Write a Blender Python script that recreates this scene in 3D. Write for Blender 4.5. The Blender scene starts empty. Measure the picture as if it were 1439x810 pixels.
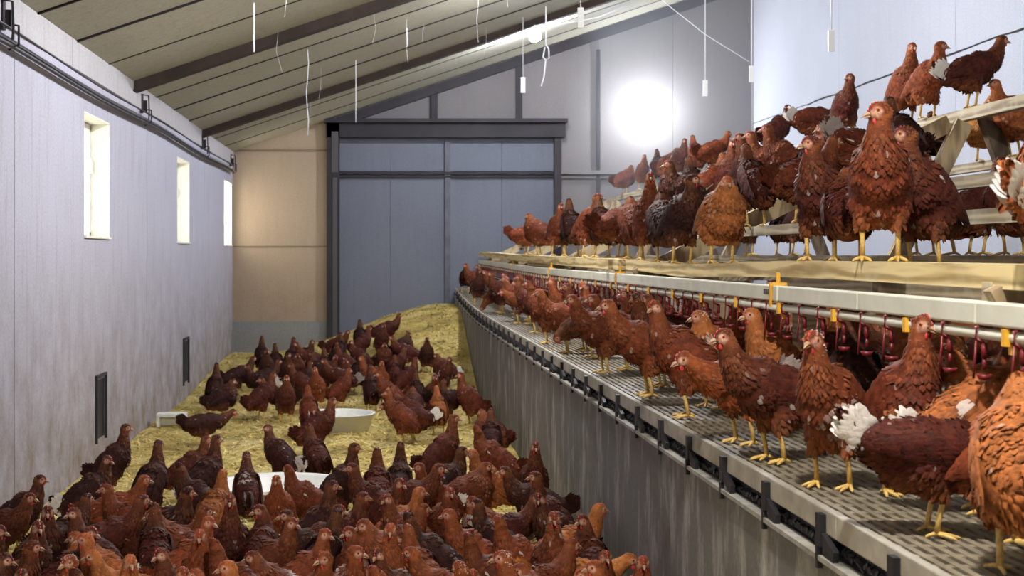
import bpy, bmesh, math, random
import numpy as np
from mathutils import Vector, Matrix, Euler

# ------------------------------------------------------------------ camera, world, lights, exposure
scene = bpy.context.scene
COL = scene.collection
FPX = 2000.0                      # focal length in pixels of the 1439 px wide frame
PX0, PY0 = 533.0, 359.0           # where the aisle's parallels meet
EYE = 1.5
cam_data = bpy.data.cameras.new('camera')
cam = bpy.data.objects.new('camera', cam_data)
COL.objects.link(cam)
cam.location = (0, 0, EYE)
cam.rotation_euler = (math.radians(90), 0, 0)
cam_data.sensor_width = 36.0
cam_data.lens = 36.0 * FPX / 1439.0
cam_data.shift_x = (719.5 - PX0) / 1439.0
cam_data.shift_y = -(405.0 - PY0) / 1439.0
cam_data.clip_start = 0.1
cam_data.clip_end = 200
cam_data.dof.use_dof = True
cam_data.dof.focus_distance = 5.5
cam_data.dof.aperture_fstop = 8.0
scene.camera = cam

world = bpy.data.worlds.new('world')
scene.world = world
world.use_nodes = True
wb = world.node_tree.nodes['Background']
wb.inputs[0].default_value = (0.80, 0.86, 1.0, 1)
wb.inputs[1].default_value = 0.28

vs = scene.view_settings
vs.view_transform = 'Standard'
vs.look = 'None'
vs.gamma = 1.0
vs.use_curve_mapping = False
vs.exposure = 0.0

LAMPS = [  # x, y, z, watts, colour : two unseen fill lamps added over the aisle, then the shed's bulbs
    (0.55, 1.9, 3.56, 480, (1.0, 0.97, 0.92)),
    (0.75, 8.6, 3.62, 380, (0.95, 0.96, 1.0)),
    (1.83, 12.5, 3.95, 330, (0.92, 0.94, 1.0)),
    (1.83, 16.75, 4.09, 330, (0.84, 0.89, 1.0)),
    (3.64, 19.02, 3.44, 125, (0.88, 0.92, 1.0)),
]
# ------------------------------------------------------------------ helpers
R = math.radians
rng = random.Random(7)

def link(o):
    COL.objects.link(o)
    return o

class MB:
    """collects verts / faces for one mesh object"""
    def __init__(s):
        s.v = []; s.f = []; s.m = []
    def add(s, vs, fs, mi=0):
        b = len(s.v)
        s.v += [tuple(p) for p in vs]
        s.f += [tuple(i + b for i in f) for f in fs]
        s.m += [mi] * len(fs)
    def box(s, c, d, rot=None, mi=0):
        x, y, z = d[0] / 2, d[1] / 2, d[2] / 2
        vs = [Vector((sx * x, sy * y, sz * z)) for sx in (-1, 1) for sy in (-1, 1) for sz in (-1, 1)]
        if rot is not None:
            vs = [rot @ p for p in vs]
        vs = [p + Vector(c) for p in vs]
        s.add(vs, [(0, 1, 3, 2), (4, 6, 7, 5), (0, 4, 5, 1), (2, 3, 7, 6), (0, 2, 6, 4), (1, 5, 7, 3)], mi)
    def bar(s, a, b, w, h, up=(0, 0, 1), mi=0):
        """square bar from a to b"""
        a = Vector(a); b = Vector(b); d = b - a
        L = d.length; d.normalize()
        u = Vector(up)
        r = d.cross(u)
        if r.length < 1e-4:
            r = d.cross(Vector((1, 0, 0)))
        r.normalize(); u = r.cross(d)
        m = Matrix((r, d, u)).transposed()
        s.box((a + b) / 2, (w, L, h), m, mi)
    def tube(s, pts, r, n=8, mi=0, cap=True):
        pts = [Vector(p) for p in pts]
        rr = r if isinstance(r, (list, tuple)) else [r] * len(pts)
        rings = []
        for i, p in enumerate(pts):
            d = (pts[min(i + 1, len(pts) - 1)] - pts[max(i - 1, 0)]).normalized()
            ref = Vector((0, 0, 1)) if abs(d.z) < .9 else Vector((1, 0, 0))
            a = d.cross(ref).normalized(); b = a.cross(d)
            rings.append([p + (a * math.cos(2 * math.pi * k / n) + b * math.sin(2 * math.pi * k / n)) * rr[i] for k in range(n)])
        vs = [q for ring in rings for q in ring]
        fs = []
        for i in range(len(pts) - 1):
            for k in range(n):
                fs.append((i * n + k, i * n + (k + 1) % n, (i + 1) * n + (k + 1) % n, (i + 1) * n + k))
        if cap:
            fs.append(tuple(range(n - 1, -1, -1)))
            fs.append(tuple((len(pts) - 1) * n + k for k in range(n)))
        s.add(vs, fs, mi)
    def lathe(s, prof, c, n=24, mi=0):
        """closed-ish profile [(r, z)] spun round z at c"""
        vs = []; fs = []
        for (r, z) in prof:
            for k in range(n):
                a = 2 * math.pi * k / n
                vs.append((c[0] + r * math.cos(a), c[1] + r * math.sin(a), c[2] + z))
        for i in range(len(prof) - 1):
            for k in range(n):
                fs.append((i * n + k, i * n + (k + 1) % n, (i + 1) * n + (k + 1) % n, (i + 1) * n + k))
        s.add(vs, fs, mi)
    def sphere(s, c, r, scale=(1, 1, 1), rot=None, seg=12, rings=8, mi=0):
        vs = [Vector((0, 0, 1))]
        for i in range(1, rings):
            t = math.pi * i / rings
            for k in range(seg):
                a = 2 * math.pi * k / seg
                vs.append(Vector((math.sin(t) * math.cos(a), math.sin(t) * math.sin(a), math.cos(t))))
        vs.append(Vector((0, 0, -1)))
        vs = [Vector((p.x * scale[0] * r, p.y * scale[1] * r, p.z * scale[2] * r)) for p in vs]
        if rot is not None:
            vs = [rot @ p for p in vs]
        vs = [p + Vector(c) for p in vs]
        fs = []
        for k in range(seg):
            fs.append((0, 1 + k, 1 + (k + 1) % seg))
        for i in range(rings - 2):
            for k in range(seg):
                a = 1 + i * seg + k; b = 1 + i * seg + (k + 1) % seg
                fs.append((a, a + seg, b + seg, b))
        last = len(vs) - 1; o = 1 + (rings - 2) * seg
        for k in range(seg):
            fs.append((last, o + (k + 1) % seg, o + k))
        s.add(vs, fs, mi)
    def mesh(s, name, mats, smooth=False):
        me = bpy.data.meshes.new(name)
        me.from_pydata(s.v, [], s.f)
        for m in mats:
            me.materials.append(m)
        me.polygons.foreach_set('material_index', s.m)
        if smooth:
            me.polygons.foreach_set('use_smooth', [True] * len(s.f))
        me.update()
        return me
    def obj(s, name, mats, parent=None, smooth=False, bevel=0.0):
        if not isinstance(mats, (list, tuple)):
            mats = [mats]
        o = bpy.data.objects.new(name, s.mesh(name, mats, smooth))
        link(o)
        if parent is not None:
            o.parent = parent
        if bevel:
            b = o.modifiers.new('bevel', 'BEVEL'); b.width = bevel; b.segments = 2; b.limit_method = 'ANGLE'
        return o

def tag(o, label, cat, group=None, kind=None):
    o['label'] = label
    if cat: o['category'] = cat
    if group: o['group'] = group
    if kind: o['kind'] = kind
    return o

def struct(o, label=None):
    o['kind'] = 'structure'
    if label: o['label'] = label
    return o

def empty(name, loc=(0, 0, 0)):
    o = bpy.data.objects.new(name, None)
    o.location = loc
    o.empty_display_size = .1
    return link(o)

def recenter(o, p):
    """move a mesh object's origin to p"""
    p = Vector(p)
    o.data.transform(Matrix.Translation(-p)); o.location = p

# ------------------------------------------------------------------ materials
class NT:
    def __init__(s, name):
        s.mat = bpy.data.materials.new(name)
        s.mat.use_nodes = True
        s.n = s.mat.node_tree.nodes; s.l = s.mat.node_tree.links
        s.b = s.n['Principled BSDF']
        s.tc = None
    def new(s, t, **kw):
        nd = s.n.new(t)
        for k, v in kw.items():
            setattr(nd, k, v)
        return nd
    def coord(s, scale=(1, 1, 1), space='Object'):
        tc = s.new('ShaderNodeTexCoord')
        mp = s.new('ShaderNodeMapping')
        mp.inputs['Scale'].default_value = scale
        s.l.new(tc.outputs[space], mp.inputs[0])
        return mp.outputs[0]
    def noise(s, vec, scale, detail=4, rough=.55):
        nd = s.new('ShaderNodeTexNoise')
        nd.inputs['Scale'].default_value = scale; nd.inputs['Detail'].default_value = detail
        nd.inputs['Roughness'].default_value = rough
        s.l.new(vec, nd.inputs['Vector'])
        return nd.outputs['Fac']
    def ramp(s, fac, stops):
        nd = s.new('ShaderNodeValToRGB')
        cr = nd.color_ramp
        while len(cr.elements) < len(stops):
            cr.elements.new(0.5)
        for e, (p, c) in zip(cr.elements, stops):
            e.position = p
            e.color = (c[0], c[1], c[2], 1) if not isinstance(c, (int, float)) else (c, c, c, 1)
        s.l.new(fac, nd.inputs[0])
        return nd.outputs[0]
    def mix(s, fac, a, b, mode='MIX'):
        nd = s.new('ShaderNodeMix', data_type='RGBA', blend_type=mode)
        for sock, val in ((nd.inputs[0], fac), (nd.inputs[6], a), (nd.inputs[7], b)):
            if isinstance(val, bpy.types.NodeSocket):
                s.l.new(val, sock)
            elif isinstance(val, (int, float)):
                sock.default_value = val
            else:
                sock.default_value = (val[0], val[1], val[2], 1)
        return nd.outputs[2]
    def math(s, op, a, b=0.0):
        nd = s.new('ShaderNodeMath', operation=op)
        for sock, val in ((nd.inputs[0], a), (nd.inputs[1], b)):
            if isinstance(val, bpy.types.NodeSocket): s.l.new(val, sock)
            else: sock.default_value = val
        return nd.outputs[0]
    def bump(s, h, strength=.3, dist=.01):
        nd = s.new('ShaderNodeBump')
        nd.inputs['Strength'].default_value = strength; nd.inputs['Distance'].default_value = dist
        s.l.new(h, nd.inputs['Height']); s.l.new(nd.outputs[0], s.b.inputs['Normal'])
    def done(s, col, rough=.8, metal=0.0, spec=None):
        if isinstance(col, bpy.types.NodeSocket): s.l.new(col, s.b.inputs['Base Color'])
        else: s.b.inputs['Base Color'].default_value = (col[0], col[1], col[2], 1)
        if isinstance(rough, bpy.types.NodeSocket): s.l.new(rough, s.b.inputs['Roughness'])
        else: s.b.inputs['Roughness'].default_value = rough
        s.b.inputs['Metallic'].default_value = metal
        if spec is not None: s.b.inputs['Specular IOR Level'].default_value = spec
        return s.mat

def simple(name, col, rough=.7, metal=0.0, spec=None, nscale=0, nvar=.15, bump=0.0):
    t = NT(name)
    if nscale:
        v = t.coord()
        f = t.noise(v, nscale)
        lo = [c * (1 - nvar) for c in col]; hi = [min(1, c * (1 + nvar)) for c in col]
        c = t.ramp(f, [(.3, lo), (.7, hi)])
        if bump: t.bump(f, bump, .01)
        return t.done(c, rough, metal, spec)
    return t.done(col, rough, metal, spec)

def wall_mat(name, base, dirt, streak=1.0, low=(.0, .5), dirtamt=.6, rs=6.0):
    """painted concrete / plaster: cloudy, vertical run-marks, a splash zone of droppings near its foot"""
    t = NT(name)
    v = t.coord()
    vs_ = t.coord((rs, rs, .5 if rs > 4 else .7))
    cloud = t.noise(v, 1.3, 6, .6)
    run = t.noise(vs_, 3.0, 6, .65)
    fine = t.noise(v, 60, 3, .6)
    c = t.mix(t.ramp(cloud, [(.35, 0.0), (.75, .35)]), base, [b * .8 for b in base])
    c = t.mix(t.math('MULTIPLY', t.ramp(run, [(.5, 0.0), (.75, 1.0)]), .35 * streak), c, dirt)
    # stain that climbs from the foot of the wall
    geo = t.new('ShaderNodeNewGeometry'); sep = t.new('ShaderNodeSeparateXYZ'); t.l.new(geo.outputs['Position'], sep.inputs[0])
    mr = t.new('ShaderNodeMapRange'); mr.inputs[1].default_value = low[1]; mr.inputs[2].default_value = low[0]
    t.l.new(sep.outputs[2], mr.inputs[0])
    n2 = t.noise(v, 3.5, 6, .7)
    k = t.math('MULTIPLY', mr.outputs[0], t.ramp(n2, [(.3, .25), (.65, 1.0)]))
    c = t.mix(t.math('MULTIPLY', k, dirtamt), c, dirt)
    c = t.mix(.12, c, t.ramp(fine, [(.3, 0.0), (.7, 1.0)]), 'OVERLAY')
    t.bump(t.math('ADD', fine, t.math('MULTIPLY', cloud, 2.0)), .25, .004)
    return t.done(c, .82, 0, .3)

def wood_mat(name, lo, hi, axis=1, worn=.3):
    t = NT(name)
    sc = [9, 9, 9]; sc[axis] = .7
    v = t.coord(tuple(sc))
    n = t.noise(v, 2.2, 3, .5)
    w = t.new('ShaderNodeTexWave', wave_type='RINGS', rings_direction='Y' if axis == 1 else 'X')
    w.inputs['Scale'].default_value = 1.6; w.inputs['Distortion'].default_value = 7; w.inputs['Detail'].default_value = 3
    w.inputs['Detail Scale'].default_value = 1.2
    t.l.new(v, w.inputs['Vector'])
    f = t.math('ADD', t.math('MULTIPLY', w.outputs['Fac'], .6), t.math('MULTIPLY', n, .5))
    c = t.ramp(f, [(.15, lo), (.55, [(a + b) / 2 for a, b in zip(lo, hi)]), (.8, hi)])
    v2 = t.coord((1, 1, 1))
    s2 = t.noise(v2, 9, 5, .6)
    c = t.mix(t.ramp(s2, [(.5, 0.0), (.75, worn)]), c, (.62, .58, .50))
    t.bump(f, .3, .004)
    return t.done(c, .75, 0, .3)
# ------------------------------------------------------------------ hens
def hen_material():
    t = NT('hen_plumage')
    oi = t.new('ShaderNodeObjectInfo')
    def attr(n):
        a = t.new('ShaderNodeAttribute', attribute_name=n); return a.outputs['Fac']
    tint = attr('tint'); pale = attr('pale'); skin = attr('skin'); gold = attr('gold')
    v = t.coord((1, 1, 1))
    n = t.noise(v, 55, 4, .6)
    base = oi.outputs['Color']
    c = t.mix(gold, base, (.56, .20, .055))
    n3 = t.noise(v, 14, 3, .6)
    k = t.math('ADD', t.math('ADD', tint, t.math('MULTIPLY', t.math('SUBTRACT', n, .5), 1.3)), t.math('MULTIPLY', t.math('SUBTRACT', n3, .5), 1.1))
    bc = t.new('ShaderNodeCombineColor')
    for i in range(3): t.l.new(k, bc.inputs[i])
    c = t.mix(1.0, c, bc.outputs[0], 'MULTIPLY')
    c = t.mix(pale, c, (.80, .74, .68))
    sk = t.mix(t.ramp(t.noise(v, 90, 3), [(.4, 0.0), (.65, 1.0)]), (.42, .17, .11), (.62, .40, .30))
    c = t.mix(skin, c, sk)
    t.bump(n, .5, .006)
    return t.done(c, .68, 0, .18)

M_HEN = hen_material()
M_SHANK = simple('hen_shank', (.66, .43, .12), .55, nscale=120, nvar=.25)
M_BEAK = simple('hen_beak', (.42, .24, .14), .4)
M_COMB = simple('hen_comb', (.55, .045, .05), .45, nscale=150, nvar=.3)
M_EYE = simple('hen_eye', (.45, .13, .02), .15)
M_PUPIL = simple('hen_pupil', (.005, .004, .004), .08)

def set_attr(me, name, vals):
    a = me.attributes.new(name, 'FLOAT', 'POINT')
    a.data.foreach_set('value', np.asarray(vals, dtype=np.float32))

def rot_y(a):   # pitch: positive raises the +x end
    return Matrix.Rotation(-a, 3, 'Y')

def leaf_rows(L, W, n=3):
    """half profile of a feather: (t along, half width)"""
    return [(0, .35), (.35, .95), (.72, 1.0), (1.0, .25)][: n + 1]

class Plume:
    """feather blades appended to a mesh with per-vertex tint"""
    def __init__(s):
        s.v = []; s.f = []; s.t = []; s.p = []
    def blade(s, p, d, nrm, L, W, lift, curl, tint, pale=0.0, tip=0.0, cup=.25):
        d = d.normalized(); nrm = nrm.normalized()
        side = d.cross(nrm)
        if side.length < 1e-5: return
        side.normalize(); nrm = side.cross(d)
        b = len(s.v)
        for i, (u, w) in enumerate(((0, .35), (.4, .95), (.75, .95), (1.0, .22))):
            c = p + d * (L * u) + nrm * (lift * u + curl * u * u)
            for q in (-1, 0, 1):
                s.v.append(c + side * (W * w * q) - nrm * (W * cup * abs(q)))
                s.t.append(tint * (1.0 - .22 * (u > .7) + (.12 if q == 0 else 0)))
                s.p.append(max(pale, tip if u > .7 else 0.0))
        for i in range(3):
            for q in range(2):
                a = b + i * 3 + q
                s.f.append((a, a + 1, a + 4, a + 3))

def bezier(p0, p1, p2, p3, t):
    return p0 * (1 - t) ** 3 + p1 * 3 * t * (1 - t) ** 2 + p2 * 3 * t * t * (1 - t) + p3 * t ** 3

def make_hen(pose, seed, flecks=.03, tailtip=0.0):
    """one hen facing +x, feet on z = 0, about 0.41 m tall; returns the meshes of its parts and where its head is"""
    rg = random.Random(seed)
    P = dict(pitch=38, cen=(-.012, .0, .205), girth=1.0, neck=((.075, 0, .265), (.098, 0, .325), (.105, 0, .37)), head=(.115, 0, .392),
             yaw=0, hpitch=-8, tail=48, neckr=(.056, .038, .028), stance=.045, sit=0.0, lift=0)
    P.update(pose)
    g = P['girth']
    cen = Vector(P['cen']); pit = R(P['pitch'])
    rb = rot_y(pit)
    mb = MB()
    # trunk, breast, rump
    mb.sphere(cen, 1, (.135, .078 * g, .083 * g), rb, 20, 14)
    mb.sphere(cen + rb @ Vector((.055, 0, -.006)), 1, (.083, .072 * g, .082 * g), rb, 18, 12)
    mb.sphere(cen + rb @ Vector((-.07, 0, .006)), 1, (.088, .062 * g, .066 * g), rb, 16, 10)
    mb.sphere(cen + rb @ Vector((-.015, 0, -.045)), 1, (.085, .060 * g, .055 * g), rb, 16, 10)
    tb = cen + rb @ Vector((-.125, 0, .02))
    td = rot_y(-(math.pi - R(P['tail']))) @ Vector((1, 0, 0))
    td = Vector((-math.cos(R(P['tail'])), 0, math.sin(R(P['tail']))))
    for k in range(6):
        u = k / 5
        mb.sphere(tb + td * (.07 * u), 1, (.034 * (1 - .45 * u), .028 * (1 - .5 * u), .034 * (1 - .45 * u)), None, 10, 7)
    # neck
    hd_yaw = R(P['yaw']); hd = Vector((math.cos(hd_yaw) * math.cos(R(P['hpitch'])), math.sin(hd_yaw) * math.cos(R(P['hpitch'])), math.sin(R(P['hpitch']))))
    n0 = cen + rb @ Vector((.075, 0, .012)); pts = [n0] + [Vector(q) for q in P['neck']] + [Vector(P['head']) - hd * .004]
    rad = [.070 * g] + list(P['neckr']) + [.024]
    for i in range(len(pts) - 1):
        for k in range(7):
            u = k / 7
            r = rad[i] * (1 - u) + rad[i + 1] * u
            mb.sphere(pts[i].lerp(pts[i + 1], u), r, (1, 1, 1), None, 12, 8)
    head = Vector(P['head'])
    # head shape: skull + face + throat, pointing along hd
    ex = hd; ey = Vector((0, 0, 1)).cross(ex).normalized(); ez = ex.cross(ey)
    HM = Matrix((ex, ey, ez)).transposed()
    mb.sphere(head, 1, (.033, .0240, .0265), HM, 14, 10)
    mb.sphere(head + HM @ Vector((.018, 0, -.005)), 1, (.017, .0135, .0145), HM, 12, 8)
    mb.sphere(head + HM @ Vector((-.012, 0, -.012)), 1, (.026, .022, .026), HM, 12, 8)
    # thighs
    hips = []
    st = P['stance']
    for sd in (-1, 1):
        hip = cen + Vector((.0, sd * .042 * g, -.035)); knee = Vector((.012 + P['lift'] * (sd > 0) * .01, sd * st, .092))
        for k in range(8):
            u = k / 7
            mb.sphere(hip.lerp(knee, u), .046 * (1 - u) * g + .0155 * u, (1.15, .8, 1), None, 10, 8)
    tmp = bpy.data.objects.new('t', mb.mesh('t', []))
    COL.objects.link(tmp)
    rm = tmp.modifiers.new('r', 'REMESH'); rm.mode = 'VOXEL'; rm.voxel_size = .0062
    sm = tmp.modifiers.new('s', 'SMOOTH'); sm.iterations = 5; sm.factor = .5
    dg = bpy.context.evaluated_depsgraph_get(); dg.update()
    ev = tmp.evaluated_get(dg).to_mesh()
    n = len(ev.vertices)
    co = np.empty(n * 3, np.float32); ev.vertices.foreach_get('co', co); co = co.reshape(-1, 3).astype(float)
    no = np.empty(n * 3, np.float32); ev.vertices.foreach_get('normal', no); no = no.reshape(-1, 3).astype(float)
    faces = [tuple(p.vertices) for p in ev.polygons]
    tmp.evaluated_get(dg).to_mesh_clear()
    bpy.data.objects.remove(tmp)
    # flow along the spine: head -> neck -> back -> tail
    spine = [np.array(head + hd * .03), np.array(head)] + [np.array(q) for q in reversed(pts[:-1])] + [np.array(cen), np.array(cen + rb @ Vector((-.08, 0, .0))), np.array(tb), np.array(tb + td * .08)]
    segs = list(zip(spine[:-1], spine[1:]))
    best = np.full(n, 1e9); sdir = np.zeros((n, 3)); spos = np.zeros(n)
    for i, (a, b) in enumerate(segs):
        d = b - a; L = np.linalg.norm(d) + 1e-9; u = np.clip(((co - a) @ d) / L ** 2, 0, 1)
        q = a + u[:, None] * d; dist = np.linalg.norm(co - q, axis=1)
        m = dist < best
        best[m] = dist[m]; sdir[m] = d / L; spos[m] = i + u[m]
    neck_end = len(pts) + 0.0
    skin = np.zeros(n); gold = np.zeros(n); tint = np.ones(n); pale = np.zeros(n)
    hl = (co - np.array(head)) @ np.array(HM)                 # head-local
    fx = (hl[:, 0] - .006) / .010; ring = np.linalg.norm(hl * np.array([1, .4, 1]) - np.array([.013, 0, -.002]), axis=1)
    near = np.linalg.norm(hl, axis=1) < .05
    skin[near] = np.clip((.0180 - ring[near]) / .005, 0, 1)
    isneck = (spos > 1) & (spos < 3.6)
    gold[isneck] = .22 * np.clip(1 - (spos[isneck] - 1.2) / 2.2, 0, 1)
    tint += np.array([.16 * math.sin(p[0] * 61 + 5 * p[2]) * math.sin(p[2] * 47) for p in co])
    # under-fluff: the belly and thighs are softer and lighter
    zz = co[:, 2]
    fluff = np.clip((.165 - zz) / .06, 0, 1)
    gold = np.maximum(gold, .28 * fluff)
    pl = Plume()
    idx = list(range(n)); rg.shuffle(idx)
    placed = {}
    patches = [co[rg.randrange(n)] for _ in range(5)]
    cell = .0135
    cosz = co
    for i in idx:
        p = co[i]
        if skin[i] > .1 or p[2] < .105: continue
        hdist = np.linalg.norm(p - np.array(head))
        small = hdist < .10
        cs = .0080 if hdist < .05 else (.0098 if small else .0128)
        key = (round(p[0] / cs), round(p[1] / cs), round(p[2] / cs), cs)
        if key in placed: continue
        placed[key] = 1
        N = Vector(no[i]); d = Vector(sdir[i])
        if p[2] < .19 and not small:
            d = d * .6 + Vector((-.25, 0, -.9)) * (1.0 - max(0, (p[2] - .12) / .07))
        d = d - N * d.dot(N)
        if d.length < .15: continue
        d.normalize()
        jit = Vector((rg.uniform(-1, 1), rg.uniform(-1, 1), rg.uniform(-1, 1))) * .16
        d = (d + jit).normalized(); d = (d - N * d.dot(N)).normalized()
        if hdist < .05: L, W, lf = .010, .0034, .0012
        elif isneck[i]: L, W, lf = rg.uniform(.026, .036), .0052, .0038
        elif p[2] < .17: L, W, lf = rg.uniform(.026, .038), .0075, .0065
        else: L, W, lf = rg.uniform(.024, .034), .0086, .0040
        tt = rg.uniform(.76, 1.22)
        pa = 0.0
        if flecks > .05:
            for fc in patches:
                dd_ = float(np.linalg.norm(p - fc))
                if dd_ < .042 and rg.random() < .75: pa = rg.uniform(.35, .8) * (1 - dd_ / .060)
        if rg.random() < .02: pa = max(pa, rg.uniform(.08, .25))
        pl.blade(Vector(p) - N * .0025, d, N, L, W, lf + .002, rg.uniform(-.003, .003), tt, pa)
    fv = len(pl.v)
    verts = [tuple(p) for p in co] + [tuple(p) for p in pl.v]
    fcs = list(faces) + [tuple(i + n for i in f) for f in pl.f]
    # shanks and toes as part of the same body mesh
    lg = MB()
    lift = P['lift']
    for sd in (-1, 1):
        up = lift if sd > 0 else 0
        k = Vector((.012 + up * .01, sd * st, .092)); f0 = Vector((-.004 + up * .012, sd * st, .013 + up * .03))
        lg.tube([k + Vector((0, 0, .02)), k, k.lerp(f0, .5) + Vector((-.002, 0, 0)), f0], [.010, .0078, .0066, .0072], 7)
        curl = -.010 if up else 0
        for a, L in ((0, .056), (32, .046), (-32, .046), (180 + sd * 12, .026)):
            dx = Vector((math.cos(R(a)), math.sin(R(a)), 0))
            lg.tube([f0, f0 + dx * L * .45 + Vector((0, 0, -.004 + curl)), f0 + dx * L * .85 + Vector((0, 0, -.0085 + curl)), f0 + dx * L + Vector((0, 0, -.011 + 2 * curl))],
                    [.0062, .0052, .0042, .0016], 6)
    b0 = len(verts)
    verts += lg.v; fcs += [tuple(i + b0 for i in f) for f in lg.f]
    me = bpy.data.meshes.new('hen_body')
    me.from_pydata(verts, [], fcs)
    me.materials.append(M_HEN); me.materials.append(M_SHANK)
    mi = [0] * (len(faces) + len(pl.f)) + [1] * len(lg.f)
    me.polygons.foreach_set('material_index', mi)
    me.polygons.foreach_set('use_smooth', [True] * len(fcs))
    g2 = []
    z0 = [0.0] * len(lg.v)
    # feathers take the gold of the neck where they grow
    for q in range(0, fv, 12):
        p = pl.v[q]
        h = (Vector(p) - head).length
        gv = .22 * max(0, 1 - h / .16) + (.28 * max(0, min(1, (.165 - p.z) / .06)))
        g2 += [gv] * 12
    set_attr(me, 'tint', np.concatenate([tint * .9, pl.t, z0]))
    set_attr(me, 'pale', np.concatenate([pale, pl.p, z0]))
    set_attr(me, 'skin', np.concatenate([skin, np.zeros(fv), z0]))
    set_attr(me, 'gold', np.concatenate([gold, g2, z0]))
    me.update()
    out = {'body': me, 'head': head.copy()}
    # ---- wings
    for sd, key in ((-1, 'wr'), (1, 'wl')):
        w = Plume()
        wc = cen + rb @ Vector((.005, 0, .012))
        def surf(u, v):   # u 0 shoulder .. 1 tip, v -1 low .. 1 high  on the body's flank
            x = .085 - .225 * u
            hgt = (.052 * (1 - .55 * u)) * v - .004 + .012 * u
            yy = .080 * g * math.sqrt(max(.05, 1 - (x / .15) ** 2 * .75)) * math.sqrt(max(.12, 1 - (hgt / .085) ** 2)) + .004
            return wc + rb @ Vector((x, sd * yy, hgt))
        dirw = rb @ Vector((-1, 0, -.02))
        rows = [(0.02, .9, 9, .030, .0120), (.16, .95, 9, .036, .0130), (.30, .92, 8, .042, .0135), (.46, .75, 8, .062, .0115), (.56, .62, 7, .080, .0105), (.66, .5, 6, .082, .0095)]
        for ri, (u, vr, cnt, L, W) in enumerate(reversed(rows)):
            for k in range(cnt):
                v = -vr + 2 * vr * k / (cnt - 1)
                p = surf(u + rg.uniform(-.02, .02), v)
                nn = (rb @ Vector((0, sd, .25 * v))).normalized()
                dd = (dirw + Vector((0, -sd * .10 * u, 0)) + (rb @ Vector((0, 0, -.22 * v)))).normalized()
                w.blade(p - nn * .001, dd, nn, L * rg.uniform(.9, 1.1), W, .0035, 0, rg.uniform(.66, 1.12), .6 * (rg.random() < flecks * .7), 0)
        # covert shell under the feathers
        sh = MB(); nu, nv = 10, 7
        vs_ = []
        for i in range(nu):
            for j in range(nv):
                u = i / (nu - 1) * .97; v = -1 + 2 * j / (nv - 1)
                vs_.append(surf(u, v * (1 - .5 * max(0, u - .5))) - Vector((0, sd * .003, 0)))
        sh.add(vs_, [(i * nv + j, i * nv + j + 1, (i + 1) * nv + j + 1, (i + 1) * nv + j) for i in range(nu - 1) for j in range(nv - 1)])
        m = bpy.data.meshes.new('hen_wing')
        m.from_pydata(sh.v + [tuple(p) for p in w.v], [], sh.f + [tuple(i + len(sh.v) for i in f) for f in w.f])
        m.materials.append(M_HEN)
        m.polygons.foreach_set('use_smooth', [True] * len(m.polygons))
        k0 = len(sh.v)
        set_attr(m, 'tint', [.75] * k0 + w.t); set_attr(m, 'pale', [0.0] * k0 + w.p)
        set_attr(m, 'skin', [0.0] * (k0 + len(w.v))); set_attr(m, 'gold', [0.0] * (k0 + len(w.v)))
        out[key] = m
    # ---- tail fan
    w = Plume()
    for layer, (cnt, L, W, sp) in enumerate(((7, .088, .0125, .55), (6, .074, .0125, .5), (6, .052, .012, .6))):
        for k in range(cnt):
            a = -1 + 2 * k / (cnt - 1)
            for sd in (-1, 1):
                s_ = Vector((0, sd, 0))
                upv = Vector((td.z, 0, -td.x))
                dd = (td + upv * (.33 * a) + s_ * .20).normalized()
                p = tb + td * (.012 - .02 * layer) + upv * (.020 * a) + s_ * (.006 + .006 * layer)
                w.blade(p, dd, s_ + upv * .25 * a, L * (1 - .16 * abs(a)) * rg.uniform(.92, 1.08), W, .004, 0, rg.uniform(.5, .95),
                        tailtip * .9 if layer == 0 else (tailtip * .9 if tailtip and rg.random() < .75 else 0), tailtip, .15)
    m = bpy.data.meshes.new('hen_tail')
    m.from_pydata([tuple(p) for p in w.v], [], w.f)
    m.materials.append(M_HEN)
    m.polygons.foreach_set('use_smooth', [True] * len(m.polygons))
    set_attr(m, 'tint', w.t); set_attr(m, 'pale', w.p); set_attr(m, 'skin', [0.0] * len(w.v)); set_attr(m, 'gold', [0.0] * len(w.v))
    out['tail'] = m
    # ---- beak, comb, wattles, eyes
    b = MB()
    n6 = 8
    def cone(c0, c1, ry, rz, c2):
        vs_ = []
        for c, s_ in ((c0, 1.0), (c1, .72), (c2, .10)):
            for k in range(n6):
                a = 2 * math.pi * k / n6
                vs_.append(head + HM @ (Vector(c) + Vector((0, ry * s_ * math.cos(a), rz * s_ * math.sin(a)))))
        fs = [(i * n6 + k, i * n6 + (k + 1) % n6, (i + 1) * n6 + (k + 1) % n6, (i + 1) * n6 + k) for i in range(2) for k in range(n6)] + [tuple(2 * n6 + k for k in range(n6))]
        b.add(vs_, fs)
    cone((.027, 0, -.003), (.040, 0, -.004), .0078, .0068, (.054, 0, -.0115))
    cone((.025, 0, -.0095), (.036, 0, -.0115), .0062, .0040, (.046, 0, -.0135))
    out['beak'] = b.mesh('hen_beak', [M_BEAK], True)
    c = MB()
    cs_ = P.get('comb', .45)
    prof = [(-.016, .018), (-.012, .028), (-.007, .024), (-.002, .034), (.003, .027), (.008, .036), (.013, .026), (.019, .031), (.024, .019), (.032, .010)]
    vs_ = []
    for (x, z) in prof:
        zb = .014 if x < .02 else .004
        for yy, hh in ((-.0035, 0), (-.0016, 1), (.0016, 1), (.0035, 0)):
            vs_.append(head + HM @ Vector((x, yy, zb + (z * (.6 + .4 * cs_) - zb) * hh if hh else zb)))
    c.add(vs_, [(i * 4 + j, i * 4 + j + 1, (i + 1) * 4 + j + 1, (i + 1) * 4 + j) for i in range(len(prof) - 1) for j in range(3)])
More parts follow.
